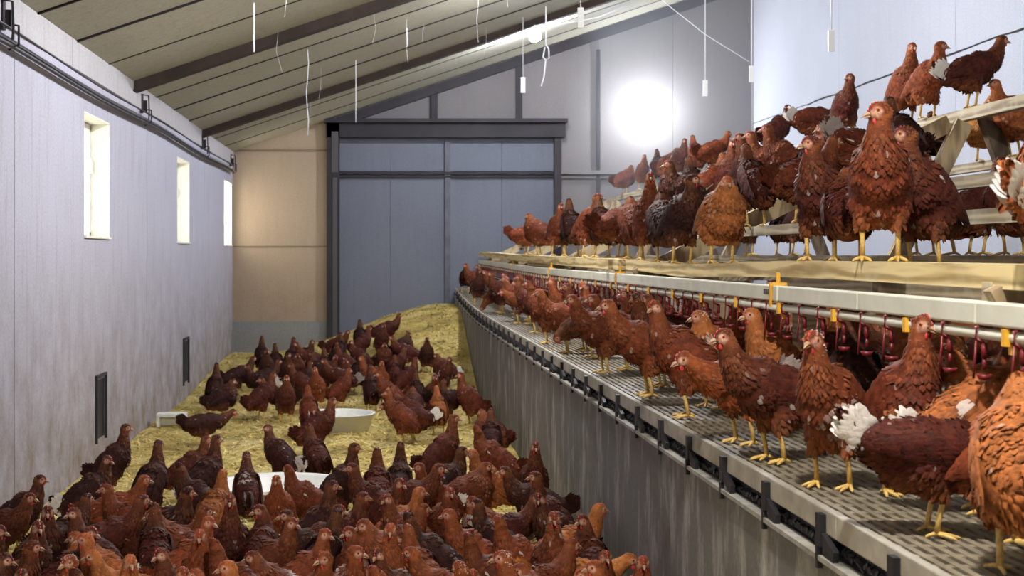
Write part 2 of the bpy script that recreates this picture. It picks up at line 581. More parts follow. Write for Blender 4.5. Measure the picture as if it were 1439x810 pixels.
    out['comb'] = c.mesh('hen_comb', [M_COMB], True)
    c = MB()
    for sd in (-1, 1):
        c.sphere(head + HM @ Vector((.018, sd * .0085, -.024)), 1, (.0075, .0032, .0125 * (.6 + .5 * cs_)), HM, 10, 8)
    out['wattles'] = c.mesh('hen_wattles', [M_COMB], True)
    for sd, key in ((-1, 'er'), (1, 'el')):
        c = MB()
        ec = head + HM @ Vector((.0125, sd * .0195, .0035)); en = (HM @ Vector((.25, sd, .05))).normalized()
        q = Vector((0, 0, 1)).rotation_difference(en).to_matrix()
        c.sphere(ec, .0050, (1, 1, .7), q, 12, 8, 0)
        c.sphere(ec + en * .0022, .0028, (1, 1, .6), q, 10, 6, 1)
        out[key] = c.mesh('hen_eye', [M_EYE, M_PUPIL], True)
    return out

UP = ((.075, 0, .265), (.098, 0, .325), (.105, 0, .37))
POSES = {
 'alert':  dict(),
 'alertL': dict(yaw=62), 'alertR': dict(yaw=-62),
 'tall':   dict(pitch=48, cen=(-.008, 0, .212), neck=((.062, 0, .29), (.072, 0, .36), (.076, 0, .41)), head=(.086, 0, .432), neckr=(.054, .036, .027)),
 'tallL':  dict(pitch=48, cen=(-.008, 0, .212), neck=((.062, 0, .29), (.072, 0, .36), (.076, 0, .41)), head=(.084, .008, .432), yaw=75, neckr=(.054, .036, .027)),
 'level':  dict(pitch=20, cen=(-.015, 0, .20), neck=((.105, 0, .25), (.14, 0, .305), (.155, 0, .345)), head=(.168, 0, .366), tail=40),
 'levelL': dict(pitch=20, cen=(-.015, 0, .20), neck=((.105, 0, .25), (.14, 0, .305), (.155, 0, .345)), head=(.160, .01, .366), tail=40, yaw=55),
 'lean':   dict(pitch=6, cen=(-.02, 0, .195), neck=((.12, 0, .212), (.178, 0, .245), (.215, 0, .27)), head=(.238, 0, .284), tail=38, hpitch=-14),
 'peck':   dict(pitch=-14, cen=(-.02, 0, .195), neck=((.115, 0, .15), (.165, 0, .10), (.185, 0, .065)), head=(.196, 0, .050), tail=62, hpitch=-62, neckr=(.052, .036, .027)),
 'squat':  dict(pitch=30, cen=(-.01, 0, .19), girth=1.22, neck=((.065, 0, .26), (.075, 0, .30), (.08, 0, .325)), head=(.092, 0, .342), neckr=(.066, .046, .033), hpitch=-14, tail=40),
 'squatL': dict(pitch=30, cen=(-.01, 0, .19), girth=1.15, neck=((.065, 0, .26), (.075, 0, .30), (.08, 0, .325)), head=(.088, .006, .342), yaw=-50, neckr=(.066, .046, .033), hpitch=-10, tail=40),
 'squatR': dict(pitch=34, cen=(-.01, 0, .19), girth=1.15, neck=((.065, 0, .26), (.075, 0, .30), (.08, 0, .33)), head=(.088, -.006, .350), yaw=-50, neckr=(.064, .044, .032), hpitch=-10, tail=40),
 'peckup': dict(pitch=-4, cen=(-.02, 0, .20), neck=((.125, 0, .185), (.18, 0, .165), (.215, 0, .14)), head=(.232, 0, .122), tail=40, hpitch=-48, neckr=(.056, .040, .029)),
 'back':   dict(pitch=30, neck=((.07, 0, .265), (.085, 0, .32), (.082, .004, .36)), head=(.076, .016, .380), yaw=125),
}
HENS = {}
def hen_kind(pose, var):
    """var: 'plain' | 'flecked' | 'whitetail'"""
    k = (pose, var)
    if k not in HENS:
        HENS[k] = make_hen(POSES[pose], hash_int(pose + var), {'plain': .004, 'flecked': .10, 'whitetail': .015}[var], 1.0 if var == 'whitetail' else (.35 if var == 'flecked' else 0.0))
    return HENS[k]
def hash_int(s):
    h = 7
    for ch in s: h = (h * 31 + ord(ch)) % 100003
    return h

COLS = {  # plumage colour and the word for it
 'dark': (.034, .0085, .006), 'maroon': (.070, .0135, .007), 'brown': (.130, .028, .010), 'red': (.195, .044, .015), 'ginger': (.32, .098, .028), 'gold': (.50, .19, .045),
}
def place_hen(x, y, z, ang, pose, col, var='plain', scale=1.0, detail=2):
    """detail 2: all parts; 1: no eyes; 0: comb, wings and tail only"""
    k = hen_kind(pose, var)
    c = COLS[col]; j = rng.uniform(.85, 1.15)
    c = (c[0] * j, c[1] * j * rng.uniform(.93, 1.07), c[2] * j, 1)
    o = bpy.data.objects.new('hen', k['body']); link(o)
    o.location = (x, y, z); o.rotation_euler = (0, 0, R(ang)); o.scale = (scale,) * 3
    o.color = c
    parts = [('wing', 'wr'), ('wing', 'wl'), ('tail', 'tail'), ('comb', 'comb')]
    if detail >= 1: parts += [('beak', 'beak'), ('wattles', 'wattles')]
    if detail >= 2: parts += [('eye', 'er'), ('eye', 'el')]
    for nm, key in parts:
        p = bpy.data.objects.new(nm, k[key]); link(p); p.parent = o; p.color = c
    return o
# ------------------------------------------------------------------ the shed
XL, XR, YB, Y0 = -2.0, 5.1, 19.4, -2.4
def cz(x): return 2.90 + .335 * (x - XL)

M_WALL_L = wall_mat('painted_concrete_lilac', (.47, .46, .54), (.17, .12, .075), .9, (.0, 1.7), 1.0)
M_WALL_R = wall_mat('painted_sheet_blue', (.54, .56, .64), (.24, .24, .26), .3, (.0, .8), .3)
M_WALL_B = wall_mat('grey_rendered_wall', (.155, .142, .14), (.13, .11, .10), .8, (.0, .8), .4)
M_TAN = wall_mat('bare_plaster_tan', (.36, .275, .195), (.20, .13, .08), .5, (1.0, 1.6), .35)
M_PLINTH = wall_mat('concrete_plinth', (.22, .22, .215), (.15, .12, .09), .5, (.0, .5), .6)
M_CEIL = wall_mat('ceiling_slab', (.44, .42, .33), (.14, .10, .05), 0.8, (0, .1), 0)
M_STEEL_D = simple('dark_steel', (.016, .013, .016), .75, 0, nscale=4, nvar=.4)
M_BEAM = simple('dark_beam', (.030, .017, .011), .85, nscale=5, nvar=.4)
M_JOINT = simple('dark_joint', (.03, .026, .03), .9)
M_DOOR = wall_mat('galvanised_door', (.145, .155, .19), (.10, .10, .13), .8, (.4, 1.3), .25)
M_WHITE = simple('white_plastic', (.72, .72, .69), .45, nscale=25, nvar=.06)
M_CREAM = simple('cream_reveal', (.80, .78, .68), .7, nscale=12, nvar=.08)
M_BLACK = simple('black_plastic', (.012, .012, .016), .5)
M_CORD = simple('white_cord', (.75, .76, .80), .6)

def emit(name, col, k):
    t = NT(name)
    t.b.inputs['Emission Color'].default_value = (*col, 1); t.b.inputs['Emission Strength'].default_value = k
    return t.done((.8, .8, .8), .4)

# floor: packed earth under the litter
mb = MB(); mb.box(((XL + XR) / 2, (Y0 + YB) / 2, -.06), (XR - XL + .8, YB - Y0 + .8, .12))
struct(mb.obj('floor', wall_mat('packed_litter_floor', (.20, .15, .075), (.10, .07, .04), .2, (0, .1), 0)))

# left wall of concrete panels with window openings and pop holes
TH = .22
WINS = [(.84, 1.75), (5.24, 6.15), (9.64, 10.55), (14.08, 15.0), (18.35, 19.27)]
HATCH = [(10.03, 10.36), (14.5, 14.86)]
joints = [Y0, -1.0, 3.4, 7.8, 12.25, 16.65, YB + .2]
mb = MB()
for a, b in zip(joints[:-1], joints[1:]):
    a += .006; b -= .006
    ys = sorted({a, b} | {q for w in WINS + HATCH for q in w if a < q < b}); zs = [0, .19, .61, 1.62, 2.48, 2.9]
    for y0, y1 in zip(ys[:-1], ys[1:]):
        ym = (y0 + y1) / 2
        for z0, z1 in zip(zs[:-1], zs[1:]):
            if z0 == 1.62 and any(w[0] < ym < w[1] for w in WINS): continue
            if z0 == .19 and any(w[0] < ym < w[1] for w in HATCH): continue
            mb.box((XL - TH / 2, ym, (z0 + z1) / 2), (TH, y1 - y0, z1 - z0))
struct(mb.obj('wall_left', M_WALL_L))
mb = MB()
for y in joints[1:-1]: mb.box((XL - TH / 2 - .02, y, 1.45), (TH - .03, .05, 2.88))
struct(mb.obj('trim_1', M_JOINT), 'dark joints between the panels of the left wall')
# ring beam on top of the wall
mb = MB()
for a, b in ((Y0, 5.1), (5.108, 9.2), (9.208, 13.9), (13.908, 17.6), (17.608, YB)):
    mb.box((XL + .004, (a + b) / 2, 2.815), (.02, b - a, .19))
struct(mb.obj('trim_2', wall_mat('ring_beam_paint', (.47, .45, .46), (.25, .2, .15), 1.0, (0, .1), 0)), 'paler ring beam along the top of the left wall')

M_PANE = emit('daylit_frosted_pane', (1.0, .97, .86), 1.9)
for i, (a, b) in enumerate(WINS):
    m = MB(); ym = (a + b) / 2; x = XL - .165
    # cream lining of the reveal
    for c, d in (((XL - .075, a + .006, 2.05), (.15, .012, .86)), ((XL - .075, b - .006, 2.05), (.15, .012, .86)), ((XL - .075, ym, 2.474), (.15, b - a, .012)), ((XL - .07, ym, 1.626), (.17, b - a, .014))):
        m.box(c, d)
    root = struct(m.obj('window_%d' % (i + 1), M_CREAM), 'small deep-set window with a cream reveal in the left wall')
    f = MB()
    for y in (a + .03, b - .03, ym): f.box((x + .012, y, 2.05), (.035, .04 if y != ym else .03, .82))
    for z in (1.655, 2.445): f.box((x + .012, ym, z), (.035, b - a - .02, .04))
    f.obj('window_frame', M_WHITE, root, bevel=.004)
    p = MB(); p.box((x - .01, ym, 2.05), (.006, b - a - .04, .8)); p.obj('pane', M_PANE if i < 4 else emit('daylit_far_pane', (1.0, .93, .78), 7.0), root)
    h = MB(); h.box((x + .036, b - .04, 2.16), (.014, .022, .11)); h.bar((x + .045, b - .04, 2.19), (x + .045, b - .04, 2.10), .014, .012)
    h.obj('window_handle', M_WHITE, root, bevel=.003)
for i, (a, b) in enumerate(HATCH):
    m = MB(); m.box((XL - .020, (a + b) / 2, .40), (.03, b - a, .42))  # black sheet at the wall face paints the hole's inner dark
    o = struct(m.obj('door_%d' % (i + 2), M_BLACK), ['dark open pop hole low in the wall below the nearest window', 'dark open pop hole low in the wall farther along, below the middle window'][i])
    m = MB()
    for y in (a - .008, b + .008): m.box((XL + .008, y, .40), (.02, .02, .46))
    m.box((XL + .008, (a + b) / 2, .64), (.02, b - a + .04, .02))
    m.obj('hatch_guide', M_STEEL_D, o)

# conduits along the left wall
cond = empty('wall_conduit', (XL + .05, 8, 2.65))
tag(cond, 'three dark conduits on iron brackets running along the top of the window wall', 'conduit')
for x, z, r in ((XL + .06, 2.685, .007), (XL + .05, 2.622, .008), (XL + .05, 2.600, .013)):
    m = MB(); m.tube([(x - cond.location.x, y - 8, z - 2.65 + .012 * math.sin(y * 1.1)) for y in np.arange(-2, 19.3, .7)], r, 8)
    m.obj('conduit_pipe', M_BLACK, cond, True)
for y in (3.2, 7.5, 11.9, 15.95, 19.0):
    m = MB(); xx = .0; yy = y - 8
    m.box((-.035, yy, .12), (.02, .05, .16)); m.box((-.02, yy + .03, .10), (.05, .012, .10))
    m.tube([(-.03, yy - .05, .19), (.03, yy - .05, .18), (.035, yy - .05, .04), (.03, yy - .05, -.02)], .007, 6)
    m.tube([(-.03, yy + .06, .08), (.035, yy + .06, .07), (.035, yy + .06, -.03), (-.02, yy + .06, -.06)], .007, 6)
    m.obj('bracket', M_STEEL_D, cond)

# right wall
mb = MB()
ybk = [Y0, 3.0, 6.2, 9.4, 12.6, 15.8, YB + .2]
for a, b in zip(ybk[:-1], ybk[1:]):
    for z0, z1 in ((0, 3.295), (3.305, 5.3)):
        mb.box((XR + .06, (a + b) / 2, (z0 + z1) / 2), (.12, b - a - .006, z1 - z0))
struct(mb.obj('wall_right', M_WALL_R))
mb = MB(); mb.box((XR + .08, (Y0 + YB) / 2, 2.6), (.06, YB - Y0, 5.2)); struct(mb.obj('trim_3', M_JOINT), 'dark seams between the sheets of the right wall')
# ragged crack along its horizontal seam
m = MB(); r2 = random.Random(3); pts = []
for y in np.arange(4, 17, .35): pts.append((XR - .002, y, 3.30 + r2.uniform(-.012, .012)))
m.tube(pts, .008, 5); struct(m.obj('trim_4', M_JOINT), 'cracked horizontal seam of the right wall')

# back wall, door opening from x -.62 to 2.40, up to 3.18
DX0, DX1, DZ = -.62, 2.42, 3.34
mb = MB()
def cwall(x0, x1, z0, cells=1):
    vs_ = [(x0, YB, z0), (x1, YB, z0), (x1, YB, cz(x1) + .1), (x0, YB, cz(x0) + .1)]
    vs2 = [(a, YB + .2, c) for a, b, c in vs_]
    mb.add(vs_ + vs2, [(0, 1, 2, 3), (7, 6, 5, 4), (0, 4, 5, 1), (1, 5, 6, 2), (2, 6, 7, 3), (3, 7, 4, 0)])
cwall(DX0, .75, DZ); cwall(.755, 1.90, DZ); cwall(1.905, DX1, DZ); cwall(DX1, 2.98, 0); cwall(2.985, 4.0, 0); cwall(4.005, XR + .1, 0)
bw = struct(mb.obj('wall_back', M_WALL_B))
mb = MB()
cwall(XL - .1, DX0, .60); pw = mb.obj('plaster_section', M_TAN, bw)
mb = MB(); mb.box(((XL + DX0) / 2, YB + .06, .30), (DX0 - XL + .1, .20, .60)); mb.obj('plinth', M_PLINTH, bw)
mb = MB(); mb.box(((XL + DX0) / 2 + .0, YB - .004, 2.93), (DX0 - XL, .02, .03)); mb.box(((XL + DX0) / 2, YB - .003, 1.62), (DX0 - XL, .012, .02)); mb.obj('render_line', simple('stained_render_line', (.20, .145, .09), .85), bw)
mb = MB(); mb.box(((DX1 + XR) / 2, YB - .03, 2.63), (XR - DX1, .06, .05)); mb.box(((DX1 + XR) / 2, YB - .02, 2.56), (XR - DX1, .03, .03)); mb.obj('wall_rail', M_WALL_B, bw)
mb = MB()
for x in (.75, 1.90): mb.box((x, YB - .03, (DZ + cz(x)) / 2), (.09, .07, cz(x) - DZ))
mb.box((2.98, YB - .02, 3.0), (.05, .04, 2.6))
mb.obj('steel_post', M_STEEL_D, bw)
# steel rafter under the roof edge against the back wall
m = MB(); m.bar((DX0 - .1, YB - .06, cz(DX0 - .1) - .07), (XR, YB - .06, cz(XR) - .07), .09, .12); struct(m.obj('trim_5', M_STEEL_D), 'dark steel rafter against the back wall')

# sliding door with its frame
dr = MB()
dr.box((DX0 - .055 + .05, YB - .07, DZ / 2), (.17, .16, DZ)); dr.box((DX1 + .0, YB - .05, DZ / 2), (.09, .12, DZ))
dr.box(((DX0 + DX1) / 2, YB - .07, DZ - .12), (DX1 - DX0 + .2, .16, .24)); dr.box(((DX0 + DX1) / 2, YB - .12, DZ - .02), (DX1 - DX0 + .24, .24, .05))
d = struct(dr.obj('door_1', M_STEEL_D), 'tall galvanised sliding door in a dark steel frame')
for x0, x1 in ((-.62, .92), (.94, 2.40)):
    p = MB(); n = 2; w = (x1 - x0) / n
    for k in range(n):
        p.box((x0 + w * (k + .5), YB + .05, 1.32), (w - .004, .03, 2.60)); p.box((x0 + w * (k + .5), YB + .05, 2.89), (w - .004, .03, .48))
    p.box(((x0 + x1) / 2, YB + .075, 1.6), (x1 - x0, .02, 3.1))
    q = p.obj('door_panel', M_DOOR, d)
p = MB(); p.box((.92, YB + .0, 2.62), (2.92, .07, .035)); p.box((.92, YB + .01, 2.57), (2.92, .05, .02)); p.obj('door_rail', M_STEEL_D, d)
p = MB(); p.box((.93, YB + .01, 1.56), (.07, .05, 3.1)); p.obj('door_stile', simple('door_stile_steel', (.08, .083, .105), .6, nscale=8, nvar=.3), d)
p = MB(); p.box((-.60, YB - .06, 2.90), (.09, .2, .55)); p.box((-.60, YB - .06, 1.3), (.06, .2, 2.5)); p.obj('door_track_post', simple('post_grey', (.05, .045, .05), .6), d)

# ceiling slabs with beams
BJ = [-2.35, -1.5, -.4, .7, 1.8, 2.85, 3.95, 5.05, 6.15, 7.2, 8.28, 9.36, 10.45, 11.56, 12.66, 13.76, 14.88, 16.0, 17.15, 18.3, 19.45]
mb = MB(); r2 = random.Random(5)
def slab(y0, y1, dz, t, x0=XL - .2, x1=XR + .3):
    vs_ = []
    for x in (x0, x1):
        for y in (y0, y1):
            for z in (0, t): vs_.append((x, y, cz(x) + dz + z))
    mb.add(vs_, [(0, 1, 3, 2), (4, 6, 7, 5), (0, 4, 5, 1), (2, 3, 7, 6), (0, 2, 6, 4), (1, 5, 7, 3)])
for a, b in zip(BJ[:-1], BJ[1:]): slab(a + .014, b - .014, r2.uniform(0, .012), .10)
struct(mb.obj('ceiling', M_CEIL))
mb = MB(); slab(Y0, YB + .2, .05, .25)
for y in BJ[1:-1]: slab(y - .013, y + .013, -.003, .06)
struct(mb.obj('trim_6', simple('sooty_joint', (.012, .009, .007), .95)), 'dark joints between the ceiling slabs')  # joint strips and backing in one flat near-black
n = 7
for y in (2.85, 7.2, 11.56, 16.0):
    mb = MB()
    mb.bar((XL - .02, y, cz(XL) - .035), (XR, y, cz(XR) - .035), .11, .09, (-.318, 0, .948))
    mb.bar((XL - .02, y, cz(XL) - .08), (XR, y, cz(XR) - .08), .16, .014, (-.318, 0, .948))
    struct(mb.obj('trim_%d' % n, M_BEAM), 'dark brown steel beam across the sloping ceiling'); n += 1
    mb = MB(); mb.bar((XL, y + .16, cz(XL) - .01), (XR, y + .16, cz(XR) - .01), .03, .03, (-.318, 0, .948))
    struct(mb.obj('trim_%d' % n, M_BEAM), 'thin dark strip beside a ceiling beam'); n += 1

# ------------------------------------------------------------------ lamps
LAMP_LABEL = ['bulb lamp on the ceiling above the aisle, closest to the entrance', 'bulb lamp on the ceiling between the first two beams', 'bulb lamp on the ceiling halfway along the shed',
              'glaring bulb lamp under the ceiling slab above the sliding door', 'glaring white bulb lamp on the back wall right of the sliding door']
for i, (x, y, z, w, c) in enumerate(LAMPS):
    wallside = i == 4
    o = empty('bulkhead_lamp', (x, y, z)); tag(o, LAMP_LABEL[i], 'lamp', 'bulb lamps of the shed')
    g = MB(); g.sphere((0, 0, 0), .075, (1, 1, 1.0), None, 20, 14); g.obj('lamp_globe', emit('lit_lamp_globe', c, w / .222), o, True)
    b = MB()
    if wallside:
        b.tube([(0, .06, .02), (0, YB - y - .03, .02)], .03, 12); b.lathe([(.0, 0), (.09, 0), (.09, .03), (.0, .03)], (0, 0, -9), 16)
        b = MB(); b.tube([(0, .06, .01), (0, YB - y - .02, .01)], .028, 12); b.box((0, YB - y - .02, .01), (.2, .04, .2))
    else:
        top = max(.1, cz(x) - z)
        b.lathe([(.0, .06), (.05, .07), (.055, .12), (.09, .14), (.09, top + .02), (.0, top + .02)], (0, 0, 0), 18)
    b.obj('lamp_base', M_WHITE, o, True)

# ------------------------------------------------------------------ litter
def ground(x, y):
    t = max(0.0, min(1.0, (y - 14.0) / 4.6)); s = t * t * (3 - 2 * t)
    u = max(0.0, min(1.0, (x + 1.5) / 2.4))
    return .02 + s * (.16 + .66 * u * u * (3 - 2 * u)) + .008 * math.sin(x * 7 + y * 3) * math.sin(y * 5 - x * 2) * (y > 2)
def straw_mat():
    t = NT('straw'); v = t.coord()
    a = t.new('ShaderNodeAttribute', attribute_name='tint')
    n = t.noise(v, 2.2, 5, .6); f = t.noise(v, 45, 4, .6)
    base = t.ramp(n, [(.30, (.30, .215, .06)), (.48, (.62, .47, .14)), (.68, (.80, .66, .29))])
    c = t.mix(t.ramp(f, [(.35, .5), (.6, 0.0)]), base, (.14, .10, .04))
    c = t.mix(1.0, c, a.outputs['Color'], 'MULTIPLY')
    t.bump(f, .8, .02)
    return t.done(c, .8, 0, .25)
M_STRAW = straw_mat()
gx = np.linspace(XL + .004, 1.026, 60); gy = np.linspace(.5, YB - .01, 300)
vs_ = [(x, y, ground(x, y) - .004) for y in gy for x in gx]; fs = []
for j in range(299):
    for i in range(59): a = j * 60 + i; fs.append((a, a + 1, a + 61, a + 60))
tint = [1.0] * len(vs_)
r2 = random.Random(11)
for k in range(26000):
    y = 5 + 14.2 * r2.random() ** .9; x = r2.uniform(XL + .03, 1.0)
    if r2.random() < .35 * abs(x + .45) / 1.5: continue
    z = ground(x, y) + r2.uniform(-.004, .016); a = r2.uniform(0, math.pi); L = r2.uniform(.02, .075); w = r2.uniform(.003, .006)
    dx, dy = math.cos(a) * L, math.sin(a) * L; nx, ny = -math.sin(a) * w, math.cos(a) * w; tl = r2.uniform(-.012, .012)
    b = len(vs_)
    vs_ += [(x - dx - nx, y - dy - ny, z - tl), (x - dx + nx, y - dy + ny, z - tl), (x + nx, y + ny, z + .006), (x - nx, y - ny, z + .006), (x + dx + nx, y + dy + ny, z + tl), (x + dx - nx, y + dy - ny, z + tl)]
    fs += [(b, b + 1, b + 2, b + 3), (b + 3, b + 2, b + 4, b + 5)]
    q = r2.choice((.7, 1.0, 1.3, 1.6)); tint += [q] * 6
me = bpy.data.meshes.new('straw_litter'); me.from_pydata(vs_, [], fs); me.materials.append(M_STRAW); me.update()
at = me.attributes.new('tint', 'FLOAT', 'POINT'); at.data.foreach_set('value', np.asarray(tint, np.float32))
tag(link(bpy.data.objects.new('straw_litter', me)), 'yellow straw litter over the aisle floor, heaped up before the sliding door', 'straw', kind='stuff')

# feed pans and the little white block
def pan(x, y, r, h, label):
    m = MB(); m.lathe([(r * .80, 0), (r * .84, .005), (r * .97, h - .012), (r * 1.03, h - .006), (r * 1.03, h), (r * .97, h), (r * .93, h - .012), (r * .80, .02), (0, .015)], (0, 0, 0), 40)
    o = m.obj('feed_pan', M_WHITE, None, True); o.location = (x, y, ground(x, y)); tag(o, label, 'feed pan', 'round white feed pans')
    f = MB(); f.lathe([(r * .82, .045), (r * .5, .055), (0, .065)], (0, 0, 0), 30); f.obj('feed', simple('grain_feed', (.45, .33, .18), .9, nscale=60, nvar=.4, bump=.6), o, True)
    return o
pan(-.35, 12.05, .31, .155, 'white round feed pan on the straw, the whole rim in sight')
pan(-.57, 8.35, .40, .15, 'white round feed pan hemmed in by the crowd of hens in front')
pan(-.20, 15.9, .20, .12, 'small far white feed pan where the litter starts to heap up')
m = MB(); m.box((0, 0, .10), (.25, .16, .03)); m.box((-.11, 0, .045), (.03, .15, .09)); m.box((.11, 0, .045), (.03, .15, .09)); m.box((0, .03, .05), (.2, .06, .08))
o = m.obj('white_block', M_WHITE, None, bevel=.004); o.location = (-1.80, 12.35, ground(-1.8, 12.35)); tag(o, 'small white plastic step standing on the straw against the window wall', 'step')

# ------------------------------------------------------------------ slatted deck
def deckz(y):
    t = max(0.0, min(1.0, (y - 13.5) / 6.0)); return .91 + .15 * t * t
M_PIT = wall_mat('pit_wall_concrete', (.155, .148, .145), (.52, .51, .50), 2.2, (.0, .01), 0, 2.2)
mb = MB(); seams = [1.2, 5.2, 8.1, 11.3, 14.15, 16.8, YB]
for a, b in zip(seams[:-1], seams[1:]):
    ys = np.linspace(a + .006, b - .006, 7)
    for y0, y1 in zip(ys[:-1], ys[1:]):
        z0, z1 = deckz(y0) - .115, deckz(y1) - .115
        v8 = [(1.03, y0, 0), (1.10, y0, 0), (1.10, y1, 0), (1.03, y1, 0), (1.03, y0, z0), (1.10, y0, z0), (1.10, y1, z1), (1.03, y1, z1)]
        mb.add(v8, [(3, 2, 1, 0), (4, 5, 6, 7), (0, 1, 5, 4), (1, 2, 6, 5), (2, 3, 7, 6), (3, 0, 4, 7)])
pit = struct(mb.obj('wall_pit', M_PIT), 'streaked grey concrete wall that holds up the slatted deck')
mb = MB()
for y in seams[1:-1]: mb.box((1.075, y, .39), (.04, .03, .78))
mb.obj('joint', M_JOINT, pit)
mb = MB()
for y0, y1 in zip(np.linspace(1.2, YB, 25)[:-1], np.linspace(1.2, YB, 25)[1:]): mb.bar((1.035, y0, deckz(y0) - .112), (1.035, y1, deckz(y1) - .112), .035, .012)
mb.obj('capping', simple('pit_capping', (.30, .28, .25), .7, nscale=20, nvar=.3), pit)

M_SLAT = simple('slat_plastic', (.20, .165, .115), .6, nscale=18, nvar=.35)
M_LIP = simple('deck_lip', (.33, .30, .25), .65, nscale=14, nvar=.25)
deck = empty('slatted_deck', (1.06, 10, .91)); deck['kind'] = 'structure'; deck['label'] = 'slatted plastic deck on the pit wall with a grey lip along the aisle'
def D(x, y, z): return (x - 1.06, y - 10, z - .91)
mb = MB(); YS = [1.2, 13.5, 15, 16.5, 18, YB]
for k in range(98):
    x = 1.075 + k * .030
    for a, b in zip(YS[:-1], YS[1:]): mb.bar(D(x, a, deckz(a) - .014), D(x, b, deckz(b) - .014), .016, .024)
for y in np.arange(1.2, YB, .095): mb.box(D(2.53, y, deckz(y) - .017), (2.94, .026, .026))
mb.obj('slats', M_SLAT, deck)
mb = MB(); yy = np.linspace(1.2, YB, 19)
for a, b in zip(yy[:-1], yy[1:]): mb.bar(D(1.045, a, deckz(a) - .028), D(1.045, b, deckz(b) - .028), .022, .058)
mb.obj('deck_lip', M_LIP, deck, bevel=.004)
mb = MB()
for a, b in zip(yy[:-1], yy[1:]): mb.bar(D(1.075, a, deckz(a) - .085), D(1.075, b, deckz(b) - .085), .03, .05)  # black bar paints the dark gap under the lip; chain bits follow
for y in np.arange(1.5, 8, .022): mb.box(D(1.052, y, deckz(y) - .088 + rng.uniform(-.006, .006)), (.014, .014, .012), Euler((rng.random() * 3, rng.random() * 3, 0)).to_matrix())
mb.obj('conveyor_chain', M_BLACK, deck)
for y in np.arange(1.9, 19.2, .47):
    m = MB(); m.box(D(1.030, y, deckz(y) - .048), (.022, .035, .075)); m.box(D(1.022, y, deckz(y) - .112), (.012, .014, .05)); m.bar(D(1.03, y - .01, deckz(y) - .065), D(1.03, y - .10, deckz(y) - .095), .014, .028)
    m.obj('bracket', M_BLACK, deck)
m = MB(); m.tube([D(.99, 2.62, deckz(2.6) - .15), D(1.04, 2.62, deckz(2.6) - .15)], .016, 10); m.obj('bolt', simple('zinc_bolt', (.45, .43, .40), .4, .6), deck, True)
mb = MB(); mb.box((2.6, 10.3, .05), (3.0, 18, .04)); struct(mb.obj('floor_2', simple('pit_manure', (.05, .04, .03), .95, nscale=6, nvar=.3)), 'dark manure pit under the slats')
mb = MB(); mb.box((4.06, 10.3, .50), (.06, 18, .9)); struct(mb.obj('wall_pit_2', M_PIT), 'far side wall of the slatted pit')

# ------------------------------------------------------------------ perches
M_PLANK = wood_mat('perch_pine', (.34, .23, .085), (.78, .62, .32))
M_PLANK2 = wood_mat('perch_pine_grey', (.24, .185, .12), (.52, .43, .29), 1, .5)
M_TIMX = wood_mat('trestle_timber', (.20, .135, .075), (.50, .38, .22), 2, .2)
M_TIMD = wood_mat('trestle_timber_dark', (.07, .045, .03), (.16, .11, .07), 2, .1)
def beamtop(y):   # the front plank is not straight: it sags between its posts
    P_ = [(1.5, -.02), (3.0, -.02), (4.2, -.017), (4.9, -.018), (5.7, -.032), (6.5, -.042), (7.3, -.030), (8.2, -.016), (10, -.012), (12, .0), (14.5, .012), (17, .035), (19.3, .05)]
    for (a, za), (b, zb) in zip(P_[:-1], P_[1:]):
        if y <= b: return EYE + za + (zb - za) * max(0, (y - a) / (b - a))
    return EYE + .05
def plank(name, ys, x, w, h, topf, mat, label, group=None, cat='perch'):
    m = MB()
    for a, b in zip(ys[:-1], ys[1:]): m.bar((0, a - ys[0], topf(a) - h / 2 - topf(ys[0])), (0, b - ys[0], topf(b) - h / 2 - topf(ys[0])), w, h)
    # weld the joints between steps into one run
    o = m.obj(name, mat); o.location = (x, ys[0], topf(ys[0])); tag(o, label, cat, group); return o
plank('front_perch_plank', list(np.arange(1.6, 7.9, .45)) + [7.9], 1.42, .11, .055, beamtop, M_PLANK, 'pale pine plank that edges the lower perch tier, near length with knotty grain', 'lower tier planks')
plank('front_perch_plank', list(np.arange(8.02, 19.2, .8)) + [19.2], 1.40, .11, .06, lambda y: beamtop(y) - .004, M_PLANK, 'weathered pine plank that edges the lower perch tier, far length towards the back wall', 'lower tier planks')
for i, (a, b, x, z, h) in enumerate(((4.45, 5.5, 1.56, -.075, .075), (1.8, 4.4, 1.56, -.078, .075), (6.6, 9.6, 1.56, -.08, .09), (10.0, 15.0, 1.56, -.06, .09))):
    plank('joist_board', [a, b], x, .035, h, lambda y, z=z: EYE + z, M_PLANK2, ['short pine joist board behind the drinker line, near the labelled joint', 'long pine joist board under the nearest perched hens', 'greyed joist board under the dark hens perched midway', 'greyed joist board under the small far hens perched on the plank'][i], 'joist boards under the lower tier', 'board')
RAILS = [(2.30, EYE + .31, .05, .05, 'middle perch rail of the trestles, crowded with small brown hens'), (3.10, EYE + .77, .05, .06, 'highest pale perch rail, seen against the blue wall'),
         (2.62, EYE + .00, .06, .05, 'low inner perch rail behind the front plank'), (3.35, EYE + .52, .05, .05, 'perch rail on the far slope of the trestles'), (1.84, EYE + .14, .05, .045, 'perch rail between the front plank and the middle rail')]
for x, z, w, h, lab in RAILS:
    plank('perch_rail', [2.0, 6, 10, 14, 18.9], x, w, h, lambda y, z=z: z, M_PLANK2, lab, 'perch rails')
TREST = [3.14, 7.55, 11.2, 14.9, 18.4]
TLAB = ['wooden perch trestle nearest the entrance, behind the big hens', 'wooden perch trestle with a sloping leg under the highest rail', 'wooden perch trestle halfway along the deck', 'fourth wooden perch trestle, in the haze of the lamp', 'last wooden perch trestle beside the back wall']
